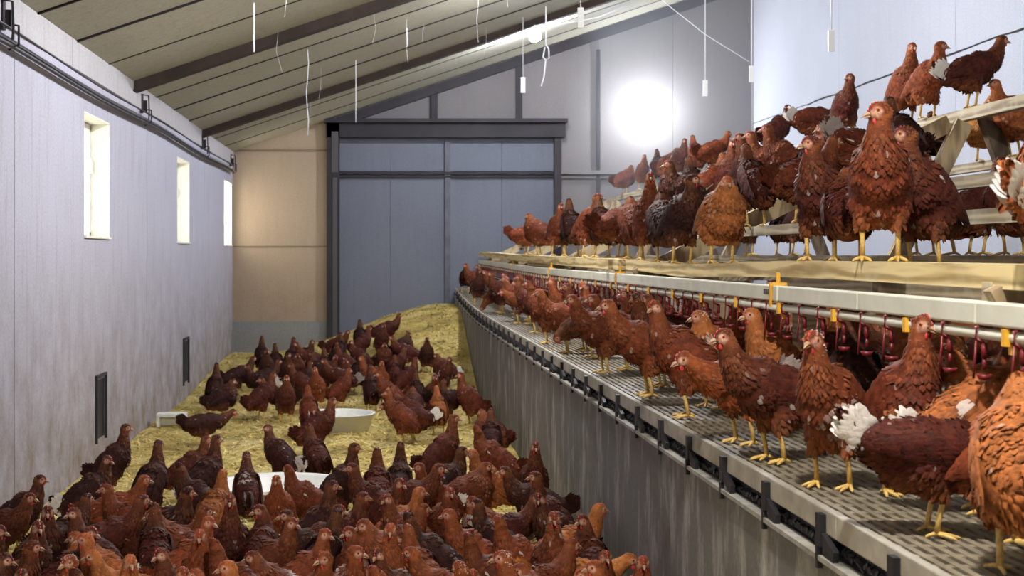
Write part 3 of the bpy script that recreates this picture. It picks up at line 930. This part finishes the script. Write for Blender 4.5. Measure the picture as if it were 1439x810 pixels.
for i, y in enumerate(TREST):
    o = empty('perch_trestle', (2.4, y, .91)); tag(o, TLAB[i], 'trestle', 'perch trestles'); dz = deckz(y) - .91
    def T(x, z, dy=0): return (x - 2.4, dy, z - .91)
    m = MB(); m.bar(T(1.36, EYE - .12), T(3.02, EYE + .70), .045, .09); m.obj('sloping_leg', M_TIMX, o)
    m = MB(); m.bar(T(3.22, EYE + .74), T(3.72, dz + .91 + .02, .05), .045, .09); m.obj('rear_leg', M_TIMD, o)
    m = MB(); m.bar(T(3.08, EYE + .70, -.05), T(2.45, dz + .93, -.05), .045, .09); m.obj('inner_leg', M_TIMX, o)
    m = MB(); m.bar(T(1.36, EYE - .10, .05), T(3.5, EYE - .08, .05), .045, .08); m.obj('tie_beam', M_PLANK2, o)
    m = MB(); m.box(T(1.47, (EYE - .11 + .91 + dz) / 2, -.0), (.07, .09, EYE - .11 - .91 - dz)); m.obj('post', M_PLANK2, o)
    m = MB(); m.bar(T(2.2, dz + .93, .10), T(1.62, EYE - .10, .10), .04, .09); m.obj('brace', M_TIMX, o)
for i, y in enumerate((5.0, 9.4, 13.0)):
    m = MB(); m.box((0, 0, 0), (.07, .10, EYE - .12 - deckz(y))); o = m.obj('plank_post', M_PLANK2, None, bevel=.004); o.location = (1.50, y, (EYE - .12 + deckz(y)) / 2)
    tag(o, ['short pine post under the front plank beside the labelled drinker joint', 'short pine post under the join of the two front planks', 'short pine post under the far front plank'][i], 'post', 'posts under the front planks')

# ------------------------------------------------------------------ drinker line
M_PIPE = simple('drinker_profile', (.70, .69, .58), .45, nscale=9, nvar=.1)
M_PIPE2 = simple('drinker_pipe', (.72, .70, .60), .4, nscale=9, nvar=.08)
M_RED = simple('nipple_red', (.17, .010, .014), .4)
M_YEL = simple('yellow_hanger', (.80, .42, .03), .5)
def pz(y):
    return EYE - .128 + .0 * y + (.045 * max(0, (y - 12) / 7.4) if y > 12 else 0)
PXX = 1.345
dl = empty('drinker_line', (PXX, 5, pz(5))); tag(dl, 'long cream drinker line with red nipples hung beside the front perch plank', 'drinker')
def Q(dx, y, dz): return (dx, y - 5, pz(y) - pz(5) + dz)
for a, b in ((1.6, 4.72), (4.74, 8.0), (8.02, 11.2), (11.22, 14.4), (14.42, 19.0)):
    m = MB(); ys = np.linspace(a, b, 5)
    for p_, q_ in zip(ys[:-1], ys[1:]): m.bar(Q(0, p_, 0), Q(0, q_, 0), .045, .052)
    m.obj('square_profile', M_PIPE, dl, bevel=.005)
    m = MB(); m.tube([Q(-.006, y, -.046) for y in ys], .0125, 10); m.obj('water_pipe', M_PIPE2, dl, True)
k = 0
y = 2.2
while y < 18.8:
    m = MB()
    m.tube([Q(-.006, y - .0, -.026), Q(-.024, y, -.032), Q(-.024, y, -.058), Q(-.006, y, -.068)], .0042, 6)
    m.tube([Q(-.006, y, -.066), Q(-.006, y, -.10)], .007, 8); m.tube([Q(-.006, y, -.10), Q(-.006, y, -.125)], .0045, 6)
    m.lathe([(.0, 0), (.012, .003), (.017, .014), (.014, .014), (.0, .006)], Q(-.006, y, -.150), 12)
    m.tube([Q(-.024, y, -.06), Q(-.030, y, -.145)], .0028, 5)
    m.obj('nipple_cup', M_RED, dl, True)
    if k % 3 == 1:
        m = MB(); m.box(Q(-.020, y + .05, -.047), (.012, .018, .036)); m.box(Q(-.006, y + .05, -.072), (.010, .016, .022)); m.obj('yellow_clip', M_YEL, dl)
    k += 1; y += .19
for y in (4.80, 7.95, 11.1, 14.3):
    m = MB(); m.box(Q(0, y, .03), (.056, .022, .012)); m.box(Q(-.026, y, -.008), (.006, .022, .075)); m.box(Q(.026, y, .0), (.006, .022, .06)); m.bar(Q(0, y, .03), Q(0, y, .07), .014, .012)
    m.obj('hanger', M_YEL, dl, bevel=.002)
m = MB()
for k in range(5): m.box(Q(-.0232, 4.84 + k * .013, .004 + .0), (.0012, .007, .018))
m.obj('stamp_marks', M_BLACK, dl)

# ------------------------------------------------------------------ cords and hooks
def P3(px, py, y): return Vector(((px - PX0) / FPX * y, y, EYE - (py - PY0) / FPX * y))
def cord(px, py, y, label, weight=None, r=.004, name='hanging_cord', wob=0):
    p = P3(px, py, y); top = cz(p.x); m = MB(); pts = []
    for k in range(7): u = k / 6; pts.append((wob * math.sin(u * 9), 0, (top - p.z) * (1 - u)))
    m.tube(pts, r, 6); o = m.obj(name, M_CORD, None, True); o.location = p; tag(o, label, 'cord', 'white cords hanging from the ceiling')
    if weight == 'plate':
        w = MB(); w.box((0, 0, -.09), (.05, .02, .17)); w.tube([(0, 0, 0), (.012, 0, -.01), (0, 0, -.02)], .006, 6); w.obj('plastic_tag', M_WHITE, o, bevel=.008)
    if weight == 'hook':
        w = MB(); w.tube([(0, 0, 0), (.03, 0, -.05), (.035, 0, -.15), (0, 0, -.17), (-.03, 0, -.14), (-.01, 0, -.03)], .008, 6); w.tube([(0, 0, -.16), (-.02, 0, -.35), (-.05, 0, -.45)], .008, 6); w.obj('wire_hook', M_CORD, o, True)
    return o
cord(357, 73, 10.0, 'white cord ending just over the second ceiling beam, nearest the window wall', None, .006)
cord(432, 190, 12.8, 'long thin cord hanging between the ceiling beams above the aisle', None, .004, wob=.01)
cord(572, 66, 13.5, 'short cord under the pale ceiling slabs left of the lamps', None, .004)
cord(500, 172, 14.5, 'thin cord reaching down to the top of the sliding door frame', None, .004)
cord(816, 10, 12.0, 'cord with a white tag hanging right of the ceiling lamp', 'plate', .004)
cord(735, 108, 15.5, 'cord with a grey tag hanging beneath the ceiling lamp', 'plate', .003)
cord(767, 62, 15.2, 'cord with a bent wire hook beneath the ceiling lamp', 'hook', .006)
cord(991, 112, 15.0, 'cord with a small tag hanging right of the wall lamp', 'plate', .0045)
cord(1056, 92, 14.8, 'cord with a white tag hanging at the corner of back and right walls', 'plate', .006)
cord(1057, 205, 15.6, 'thin cord hanging low at the corner of back and right walls', None, .003)
cord(1168, 42, 11.5, 'cord with a white tag hanging before the blue right wall', 'plate', .007)
m = MB(); a = P3(880, 8, 15); b = P3(750, 36, 15.2)
m.tube([a, a.lerp(b, .3) + Vector((0, 0, -.06)), a.lerp(b, .65) + Vector((0, 0, -.05)), b], .006, 6); o = m.obj('lamp_cable', M_CORD, None, True); recenter(o, a); tag(o, 'loose white cable looping down to the ceiling lamp', 'cable')
m = MB(); a = P3(930, 0, 15.2); b = P3(1053, 87, 14.8)
m.tube([a, a.lerp(b, .5) + Vector((0, 0, -.04)), b], .004, 5); o = m.obj('stay_line', M_CORD, None, True); recenter(o, a); tag(o, 'thin slanting line from the ceiling to the tagged corner cord', 'line')
m = MB(); r2 = random.Random(21)
for k in range(16):
    px, y = r2.uniform(390, 760), r2.uniform(8, 17); x = (px - PX0) / FPX * y
    if x < XL + .1: continue
    t_ = Vector((x, y, cz(x) - .005)); L = r2.uniform(.1, .5)
    m.tube([t_, t_ + Vector((r2.uniform(-.02, .02), 0, -L * .5)), t_ + Vector((r2.uniform(-.05, .05), 0, -L))], .0009, 4)
o = m.obj('cobweb_threads', M_CORD); recenter(o, (0, 12, 3.4)); tag(o, 'fine dusty cobweb threads hanging from the ceiling slabs', 'cobweb', kind='stuff')

# dusty air round the two far lamps
t = NT('dusty_air'); vsn = t.new('ShaderNodeVolumeScatter'); vsn.inputs['Density'].default_value = .034; vsn.inputs['Anisotropy'].default_value = .35; vsn.inputs['Color'].default_value = (.9, .93, 1, 1)
t.n.remove(t.b); t.l.new(vsn.outputs[0], t.n['Material Output'].inputs['Volume'])
mb = MB(); x0, x1, y0, y1 = 2.5, XR - .01, 13.2, YB - .01
vs_ = [(x, y, z) for x in (x0, x1) for y in (y0, y1) for z in (1.95, cz(x) - .02)]
mb.add(vs_, [(0, 1, 3, 2), (4, 6, 7, 5), (0, 4, 5, 1), (2, 3, 7, 6), (0, 2, 6, 4), (1, 5, 7, 3)])
o = mb.obj('dust_haze', t.mat); tag(o, 'dusty air glowing round the lamps at the far end of the shed', 'haze', kind='stuff')
# ------------------------------------------------------------------ the flock
VAR = {'p': 'plain', 'f': 'flecked', 'w': 'whitetail'}
FLOCK = []     # dict(x, y, z, ang, pose, col, var, zone, s)

# hens on the litter: picture x, y of the head; heading (0 towards the deck, 90 away, 180 to the windows, -90 to the viewer)
FLOOR = """
57 675 5 alert dark p|28 700 -10 level maroon p|177 602 5 tall dark p|152 647 20 alertR dark w|230 625 60 tall dark p|328 578 15 lean dark p|290 618 10 alert maroon p|330 615 40 tall dark w
345 640 100 alert maroon f|385 600 150 alertL dark w|423 603 120 alert maroon p|467 565 20 alert maroon p|203 673 10 level red p|273 660 170 alertR dark p|293 663 70 alert ginger p|150 687 175 alert brown p
213 707 20 level maroon p|257 695 -20 alertL dark w|405 660 200 alertR brown p|388 675 -95 alert red p|330 707 -85 tall maroon p|355 732 190 alert dark w|288 715 10 level brown p|230 730 185 squat brown p
295 738 30 alertR red p|63 722 -80 alert dark p|103 723 160 alertL maroon p|60 748 -60 alert dark p|128 755 200 alert ginger p|167 753 175 squat ginger w|140 780 195 level ginger p|60 772 -30 alertL maroon w
78 790 -70 alertR red f|307 757 -85 alert red p|370 787 180 squat brown f|405 767 170 alertR brown p|443 735 20 alertR brown p|467 683 10 tall dark w|473 717 -20 alert maroon p|467 775 190 alertL maroon f
415 722 90 back maroon p|193 793 -75 alert ginger p|302 800 190 level red f|500 630 15 tall dark p|508 652 170 alert maroon p|535 640 95 alert maroon p|557 628 80 tall dark p|583 657 200 alert brown w
608 658 -10 level maroon p|638 588 15 tall maroon p|540 572 165 lean maroon w|597 547 100 alert ginger p|670 603 175 alertR brown p|692 578 80 alert dark p|730 627 -95 tall maroon p|728 663 170 level dark p
655 635 30 alert dark p|683 640 185 alert ginger p|677 655 5 squat brown p|775 697 15 level maroon p|793 673 165 tall maroon p|817 722 20 level ginger p|743 737 -90 tall brown f|703 723 150 alert dark w
680 740 190 alertR red p|653 730 175 alert red p|645 707 195 squatL red f|630 693 -70 alert brown p|603 695 10 alert ginger p|595 717 30 level brown p|607 750 175 alertR dark w|680 773 185 alert red f
587 772 170 level red p|620 788 190 alertR red f|552 737 -95 tall red p|537 700 180 alertL brown p|500 750 200 squat red p|535 753 20 alertR red p|517 778 -80 alertL red f|547 792 175 squatL red p
840 783 -10 lean gold p|880 793 -90 alert red p|913 790 180 tall red p|485 720 60 alert dark p|270 775 175 alertL maroon p|340 790 200 alert ginger p
437 793 -75 alertR red p|720 790 190 squat red w|765 778 -85 alert brown p|795 745 100 back maroon p|105 750 30 alertR maroon p|15 745 -20 alert dark w|20 785 10 squat dark p
180 722 100 alert maroon p|120 700 60 level dark p|465 745 100 back brown p|510 700 20 alert maroon w
575 745 120 alert red p|700 760 170 alertR brown p|660 795 -95 squat red p|393 805 170 level red p|255 805 -60 alert brown f
118 805 190 alertR maroon p|45 808 -80 alert dark p|750 765 30 level brown w|800 800 180 alert red p|755 700 200 alertL dark p|560 680 -60 alert maroon p
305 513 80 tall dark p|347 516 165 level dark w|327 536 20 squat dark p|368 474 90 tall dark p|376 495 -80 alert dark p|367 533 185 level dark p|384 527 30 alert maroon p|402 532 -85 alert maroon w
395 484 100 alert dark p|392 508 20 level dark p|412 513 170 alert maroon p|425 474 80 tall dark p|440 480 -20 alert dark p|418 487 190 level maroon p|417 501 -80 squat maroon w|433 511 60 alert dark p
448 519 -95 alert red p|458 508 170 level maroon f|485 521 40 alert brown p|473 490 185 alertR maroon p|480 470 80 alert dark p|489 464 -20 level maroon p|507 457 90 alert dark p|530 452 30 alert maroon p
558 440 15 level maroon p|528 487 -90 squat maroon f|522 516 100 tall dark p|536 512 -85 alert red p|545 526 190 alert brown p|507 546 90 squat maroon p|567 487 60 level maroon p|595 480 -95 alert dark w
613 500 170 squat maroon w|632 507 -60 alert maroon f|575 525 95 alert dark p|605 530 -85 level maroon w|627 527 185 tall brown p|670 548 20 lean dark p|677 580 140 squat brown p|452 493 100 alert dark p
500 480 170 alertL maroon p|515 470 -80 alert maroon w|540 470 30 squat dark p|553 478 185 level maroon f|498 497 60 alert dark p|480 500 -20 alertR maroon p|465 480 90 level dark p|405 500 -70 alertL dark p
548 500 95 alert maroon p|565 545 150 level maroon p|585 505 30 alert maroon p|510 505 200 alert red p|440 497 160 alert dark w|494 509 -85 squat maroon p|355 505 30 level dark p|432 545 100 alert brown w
640 535 60 alert dark p|545 553 160 alert brown p
"""
def solve(px, py, hh):
    """distance at which a head hh above the litter shows at picture height py"""
    y = 4.0
    while y < 19.0:
        x = (px - PX0) / FPX * y
        if EYE - (ground(max(-1.9, min(.95, x)), y) + hh) <= (py - PY0) / FPX * y: return y
        y += .02
    return 18.8
def add_floor(px, py, ang, pose, col, v, s):
    hd = hen_kind(pose, VAR[v])['head'] * s
    y = solve(px, py, hd.z); x = (px - PX0) / FPX * y; a = R(ang)
    FLOCK.append(dict(x=x - hd.x * math.cos(a) + hd.y * math.sin(a), y=y - hd.x * math.sin(a) - hd.y * math.cos(a), ang=ang, pose=pose, col=col, var=v, zone='floor', s=s))
for line in FLOOR.strip().split('\n'):
    for e in line.split('|'):
        q = e.split(); add_floor(float(q[0]), float(q[1]), float(q[2]), q[3], q[4], q[5], rng.uniform(.94, 1.05))

# hens on the slatted deck: picture x of the feet and the distance from the camera axis
DECK = """
1442 1.20 70 squat ginger p|1312 1.17 -8 peckup maroon w .88|1170 1.15 222 alert brown f .97|1088 1.13 200 level maroon p|1045 1.14 200 lean red f .96|965 1.12 170 alertL brown p|1204 1.42 80 tall dark p|1266 1.29 -75 tall brown p .98|1374 1.37 -12 alert ginger w|1436 1.32 -40 alertL red p
1005 1.30 215 squatR ginger f|912 1.13 180 level red p|850 1.13 185 level brown p|836 1.24 200 peckup dark p|797 1.13 175 level red p|768 1.12 165 alertR brown p|1388 1.50 175 squatL ginger f|1100 1.40 190 alert ginger p|930 1.27 185 alertR maroon f|880 1.27 170 level brown p
822 1.27 180 alert maroon p|740 1.12 150 level maroon p|735 1.24 190 lean red p|716 1.12 175 alert red f|705 1.24 185 alert maroon p|690 1.14 160 peck maroon w|672 1.12 -80 alert dark w|660 1.12 180 alert brown p|654 1.12 90 level maroon p
745 1.37 185 alert red p|770 1.38 175 level maroon p|795 1.39 190 alert red w|725 1.36 170 alert maroon p|700 1.36 200 level red p|685 1.30 175 alert maroon f
850 1.42 180 alertL red p|905 1.43 200 alert brown p|960 1.45 170 level maroon p|1020 1.46 -80 alert red f|1060 1.44 -95 alert ginger p|1110 1.48 190 alertL red p|1160 1.50 20 alert maroon p|1225 1.55 100 squat red f
1300 1.60 160 alert red w|1400 1.62 -90 alert brown p|1350 1.72 190 alert red p|820 1.50 190 alert maroon p|760 1.52 180 alert red p|880 1.56 20 level maroon p
"""
for li, line in enumerate(DECK.strip().split('\n')):
    for e in line.split('|'):
        q = e.split(); x = float(q[1]); y = x * FPX / (float(q[0]) - PX0)
        FLOCK.append(dict(x=x, y=y, ang=float(q[2]), pose=q[3], col=q[4], var=q[5], zone='deck' if x < 1.43 else 'under', s=float(q[6]) if len(q) > 6 else rng.uniform(.97, 1.04), w=0 if li < 2 else 1))
r3 = random.Random(5)
for k in range(44):
    x = r3.uniform(1.62, 3.3); y = r3.uniform(4.0, 13.0) * (.7 + .3 * r3.random()); y = max(y, x * FPX / 1000)
    FLOCK.append(dict(x=x, y=y, ang=r3.choice((0, 20, 90, 160, 180, 200, -90, -60)), pose=r3.choice(('alert', 'level', 'alertL', 'alertR', 'squat', 'lean')),
                      col=r3.choice(('maroon', 'brown', 'red', 'ginger', 'dark')), var=r3.choice('pppfw'), zone='under', s=r3.uniform(.92, 1.03)))

# perched hens: rail, picture x of the feet
PERCH = """
front 740 5 lean red p|front 757 160 squat brown p|front 784 -80 alert brown p|front 803 95 alert dark p|front 828 -70 alertL brown p|front 846 100 alert dark p|front 874 20 level brown p|front 893 100 squat brown p
front 912 -95 tall brown p|front 958 -80 alertL dark p|front 1014 -92 squat ginger p|front 1153 232 alertR maroon p F .95|front 1191 70 squat maroon p F .8|front 1237 244 alertR brown p F 1.06|board 1299 225 alertR maroon p F 1.0|front 936 90 squat dark p|front 1500 20 tall ginger w F 1.0
inner 1053 10 alert dark p|inner 1104 60 alert dark f|inner 984 150 alert maroon p|inner 1373 15 alert maroon f|inner 1340 160 squat red w|inner 1120 -80 alert dark p|inner 1425 100 squat maroon w|inner 1300 100 squat dark p
mid 1083 175 alert brown p|mid 1108 165 alert brown p|mid 1025 -90 tall maroon p|mid 1046 -85 tall dark p|mid 997 20 alert brown f|mid 1180 150 squat red f|mid 1212 20 peck brown f|mid 1150 60 squat maroon p|mid 975 100 alert dark w
mid 1270 100 alert dark p|mid 1065 190 alert maroon p|mid 940 90 level maroon p
low 1062 100 alert maroon p|low 968 180 alert dark p|low 1128 20 level brown p|low 1250 90 squat brown p
rear 1385 -92 squat gold p|rear 1426 190 alert ginger p|rear 1318 100 squat dark p
top 1091 30 alert maroon p|top 1143 15 lean brown w|top 1188 -100 alertR maroon p|top 1271 -80 tall red p|top 1303 -75 alertL red p|top 1366 5 level maroon w|top 1001 15 level brown p|top 979 95 alert brown p
top 955 -80 alert maroon w|top 926 90 alert dark p|top 903 -90 alert brown p|top 878 10 squat brown p|top 940 20 squat brown p
"""
RX = {'board': (1.61, EYE - .0405), 'front': (1.42, None), 'inner': (2.62, EYE), 'mid': (2.30, EYE + .31), 'low': (1.84, EYE + .14), 'rear': (3.35, EYE + .52), 'top': (3.10, EYE + .77)}
for line in PERCH.strip().split('\n'):
    for e in line.split('|'):
        q = e.split(); x, z = RX[q[0]]; y = x * FPX / (float(q[1]) - PX0)
        FLOCK.append(dict(x=x, y=min(y, 18.8), z=z if z else beamtop(y), ang=float(q[2]), pose=q[3], col=q[4], var=q[5], zone=q[0], s=float(q[7]) if len(q) > 7 else rng.uniform(.96, 1.05), w=0 if len(q) > 7 else 1))

# nobody stands inside a neighbour: ease the birds apart
RD = {'squat': .098, 'squatL': .095}
def caps(h):
    a = R(h['ang']); s = h['s']; f, b = (.10, -.13) if 'squat' not in h['pose'] else (.07, -.12)
    if h['pose'] == 'lean': f, b = .19, -.15
    if 'peck' in h['pose']: f, b = .17, -.13
    if 'level' in h['pose']: f = .13
    return [(h['x'] + math.cos(a) * t * s, h['y'] + math.sin(a) * t * s) for t in (b, (b + f) / 2, f)]
def ease(zones, xmin, xmax, it=60, r=.075, only_y=False, solid=()):
    g = [h for h in FLOCK if h['zone'] in zones]
    for _ in range(it):
        moved = False
        for i in range(len(g)):
            ci = caps(g[i])
            for j in range(i + 1, len(g)):
                if abs(g[i]['x'] - g[j]['x']) > .5 or abs(g[i]['y'] - g[j]['y']) > .5: continue
                cj = caps(g[j]); best = (9, 0, 0)
                for p in ci:
                    for q in cj:
                        d = math.hypot(p[0] - q[0], p[1] - q[1])
                        if d < best[0]: best = (d, p[0] - q[0], p[1] - q[1])
                d = best[0]
                if d < 2 * r:
                    ux, uy = (best[1] / d, best[2] / d) if d > 1e-3 else (0, 1)
                    if only_y: ux, uy = 0, (1 if g[i]['y'] >= g[j]['y'] else -1)
                    k = (2 * r - d) * .5
                    wi, wj = g[i].get('w', 1), g[j].get('w', 1)
                    if wi + wj == 0: continue
                    k = 2 * k / (wi + wj)
                    g[i]['x'] += ux * k * wi; g[i]['y'] += uy * k * wi; g[j]['x'] -= ux * k * wj; g[j]['y'] -= uy * k * wj; moved = True
        for h in g:
            if not h.get('w', 1): continue
            for (sx, sy, sr) in solid:
                for p in caps(h):
                    dx, dy = p[0] - sx, p[1] - sy; d = math.hypot(dx, dy)
                    if 1e-3 < d < sr + r: h['x'] += dx / d * (sr + r - d); h['y'] += dy / d * (sr + r - d); moved = True
        for h in g:
            c = caps(h); lo = min(p[0] for p in c) - r; hi = max(p[0] for p in c) + r
            if not only_y and h.get('w', 1):
                if lo < xmin: h['x'] += xmin - lo
                if hi > xmax: h['x'] -= hi - xmax
            h['y'] = min(h['y'], 19.1)
        if not moved: break
ease(('floor',), XL + .02, 1.01, r=.064, solid=((-.35, 12.05, .31), (-.57, 8.35, .40), (-.20, 15.9, .20), (-1.8, 12.35, .14)))
ease(('deck', 'under'), 1.03, 3.9, r=.054, solid=[(1.47, y, .05) for y in TREST] + [(1.50, y, .05) for y in (5.0, 9.4, 13.0)])
for z_ in RX: ease((z_,), 0, 9, r=.062, only_y=True)

for h in FLOCK:
    if h['zone'] == 'floor': h['z'] = ground(h['x'], h['y'])
    elif h['zone'] in ('deck', 'under'): h['z'] = deckz(h['y'])
    elif h['zone'] == 'front': h['z'] = beamtop(h['y'])

# ---- words that tell them apart
CW = {'dark': 'blackish', 'maroon': 'maroon', 'brown': 'chestnut', 'red': 'reddish', 'ginger': 'ginger', 'gold': 'golden'}
PW = {'alert': 'upright', 'alertL': 'head turned', 'alertR': 'head aside', 'tall': 'neck stretched', 'tallL': 'neck stretched', 'level': 'craning forward', 'levelL': 'craning sideways', 'lean': 'reaching out', 'peck': 'pecking',
      'squat': 'fluffed up', 'squatL': 'fluffed up', 'squatR': 'puffed out', 'peckup': 'stooping', 'back': 'looking back'}
VW = {'p': '', 'f': 'flecked ', 'w': 'white-tailed '}
def face(h):
    a = (h['ang'] + 180) % 360 - 180
    if h['zone'] == 'floor': return 'facing deck' if abs(a) <= 45 else ('facing windows' if abs(a) >= 135 else ('back view' if a > 0 else 'front view'))
    return 'facing inward' if abs(a) <= 45 else ('facing aisle' if abs(a) >= 135 else ('back view' if a > 0 else 'front view'))
def zone(h):
    x, y = h['x'], h['y']
    if h['zone'] == 'floor':
        side = 'window side' if x < -1.05 else ('pit-wall side' if x > .30 else 'mid aisle')
        return side + ', ' + ('front crowd' if y < 6.0 else 'second crowd' if y < 7.6 else 'crowd edge' if y < 9.6 else 'near round pan' if y < 13.2 else 'behind the pan' if y < 16 else 'by sliding door')
    names = {'deck': 'before drinker line', 'under': 'behind drinker line', 'front': 'on front plank', 'board': 'on the joist board', 'inner': 'on inner rail', 'mid': 'on middle rail', 'low': 'on second rail', 'rear': 'on rear rail', 'top': 'on highest rail'}
    return names[h['zone']] + (', near end' if y < 5.2 else (', midway' if y < 10 else ', far end'))
for h in FLOCK: h['lab'] = '%s%s hen, %s, %s, %s' % (VW[h['var']], CW[h['col']], PW[h['pose']], face(h), zone(h))
ORD = ['leftmost', 'second from left', 'third from left', 'fourth from left', 'fifth from left', 'sixth from left', 'seventh from left', 'eighth from left']
seen = {}
for h in FLOCK: seen.setdefault(h['lab'], []).append(h)
for lab, hs in seen.items():
    if len(hs) > 1:
        hs.sort(key=lambda h: h['x'] / h['y'])
        for k, h in enumerate(hs): h['lab'] = lab.replace(' hen, ', ' hen, %s, ' % ORD[k], 1)
GRP = {'floor': 'brown hens on the straw litter', 'deck': 'brown hens on the slatted deck', 'under': 'brown hens on the slatted deck', 'front': 'brown hens on the front plank', 'board': 'brown hens on the front plank', 'inner': 'brown hens on the perch rails',
       'mid': 'brown hens on the perch rails', 'low': 'brown hens on the perch rails', 'rear': 'brown hens on the perch rails', 'top': 'brown hens on the perch rails'}
for h in FLOCK:
    det = 2 if h['y'] < 9.5 else (1 if h['y'] < 14 else 0)
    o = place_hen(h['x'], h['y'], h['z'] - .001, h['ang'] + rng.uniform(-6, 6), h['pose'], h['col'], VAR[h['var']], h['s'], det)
    tag(o, h['lab'], 'hen', GRP[h['zone']])
print('flock', len(FLOCK), 'max words', max(len(h['lab'].replace(',', '').split()) for h in FLOCK))
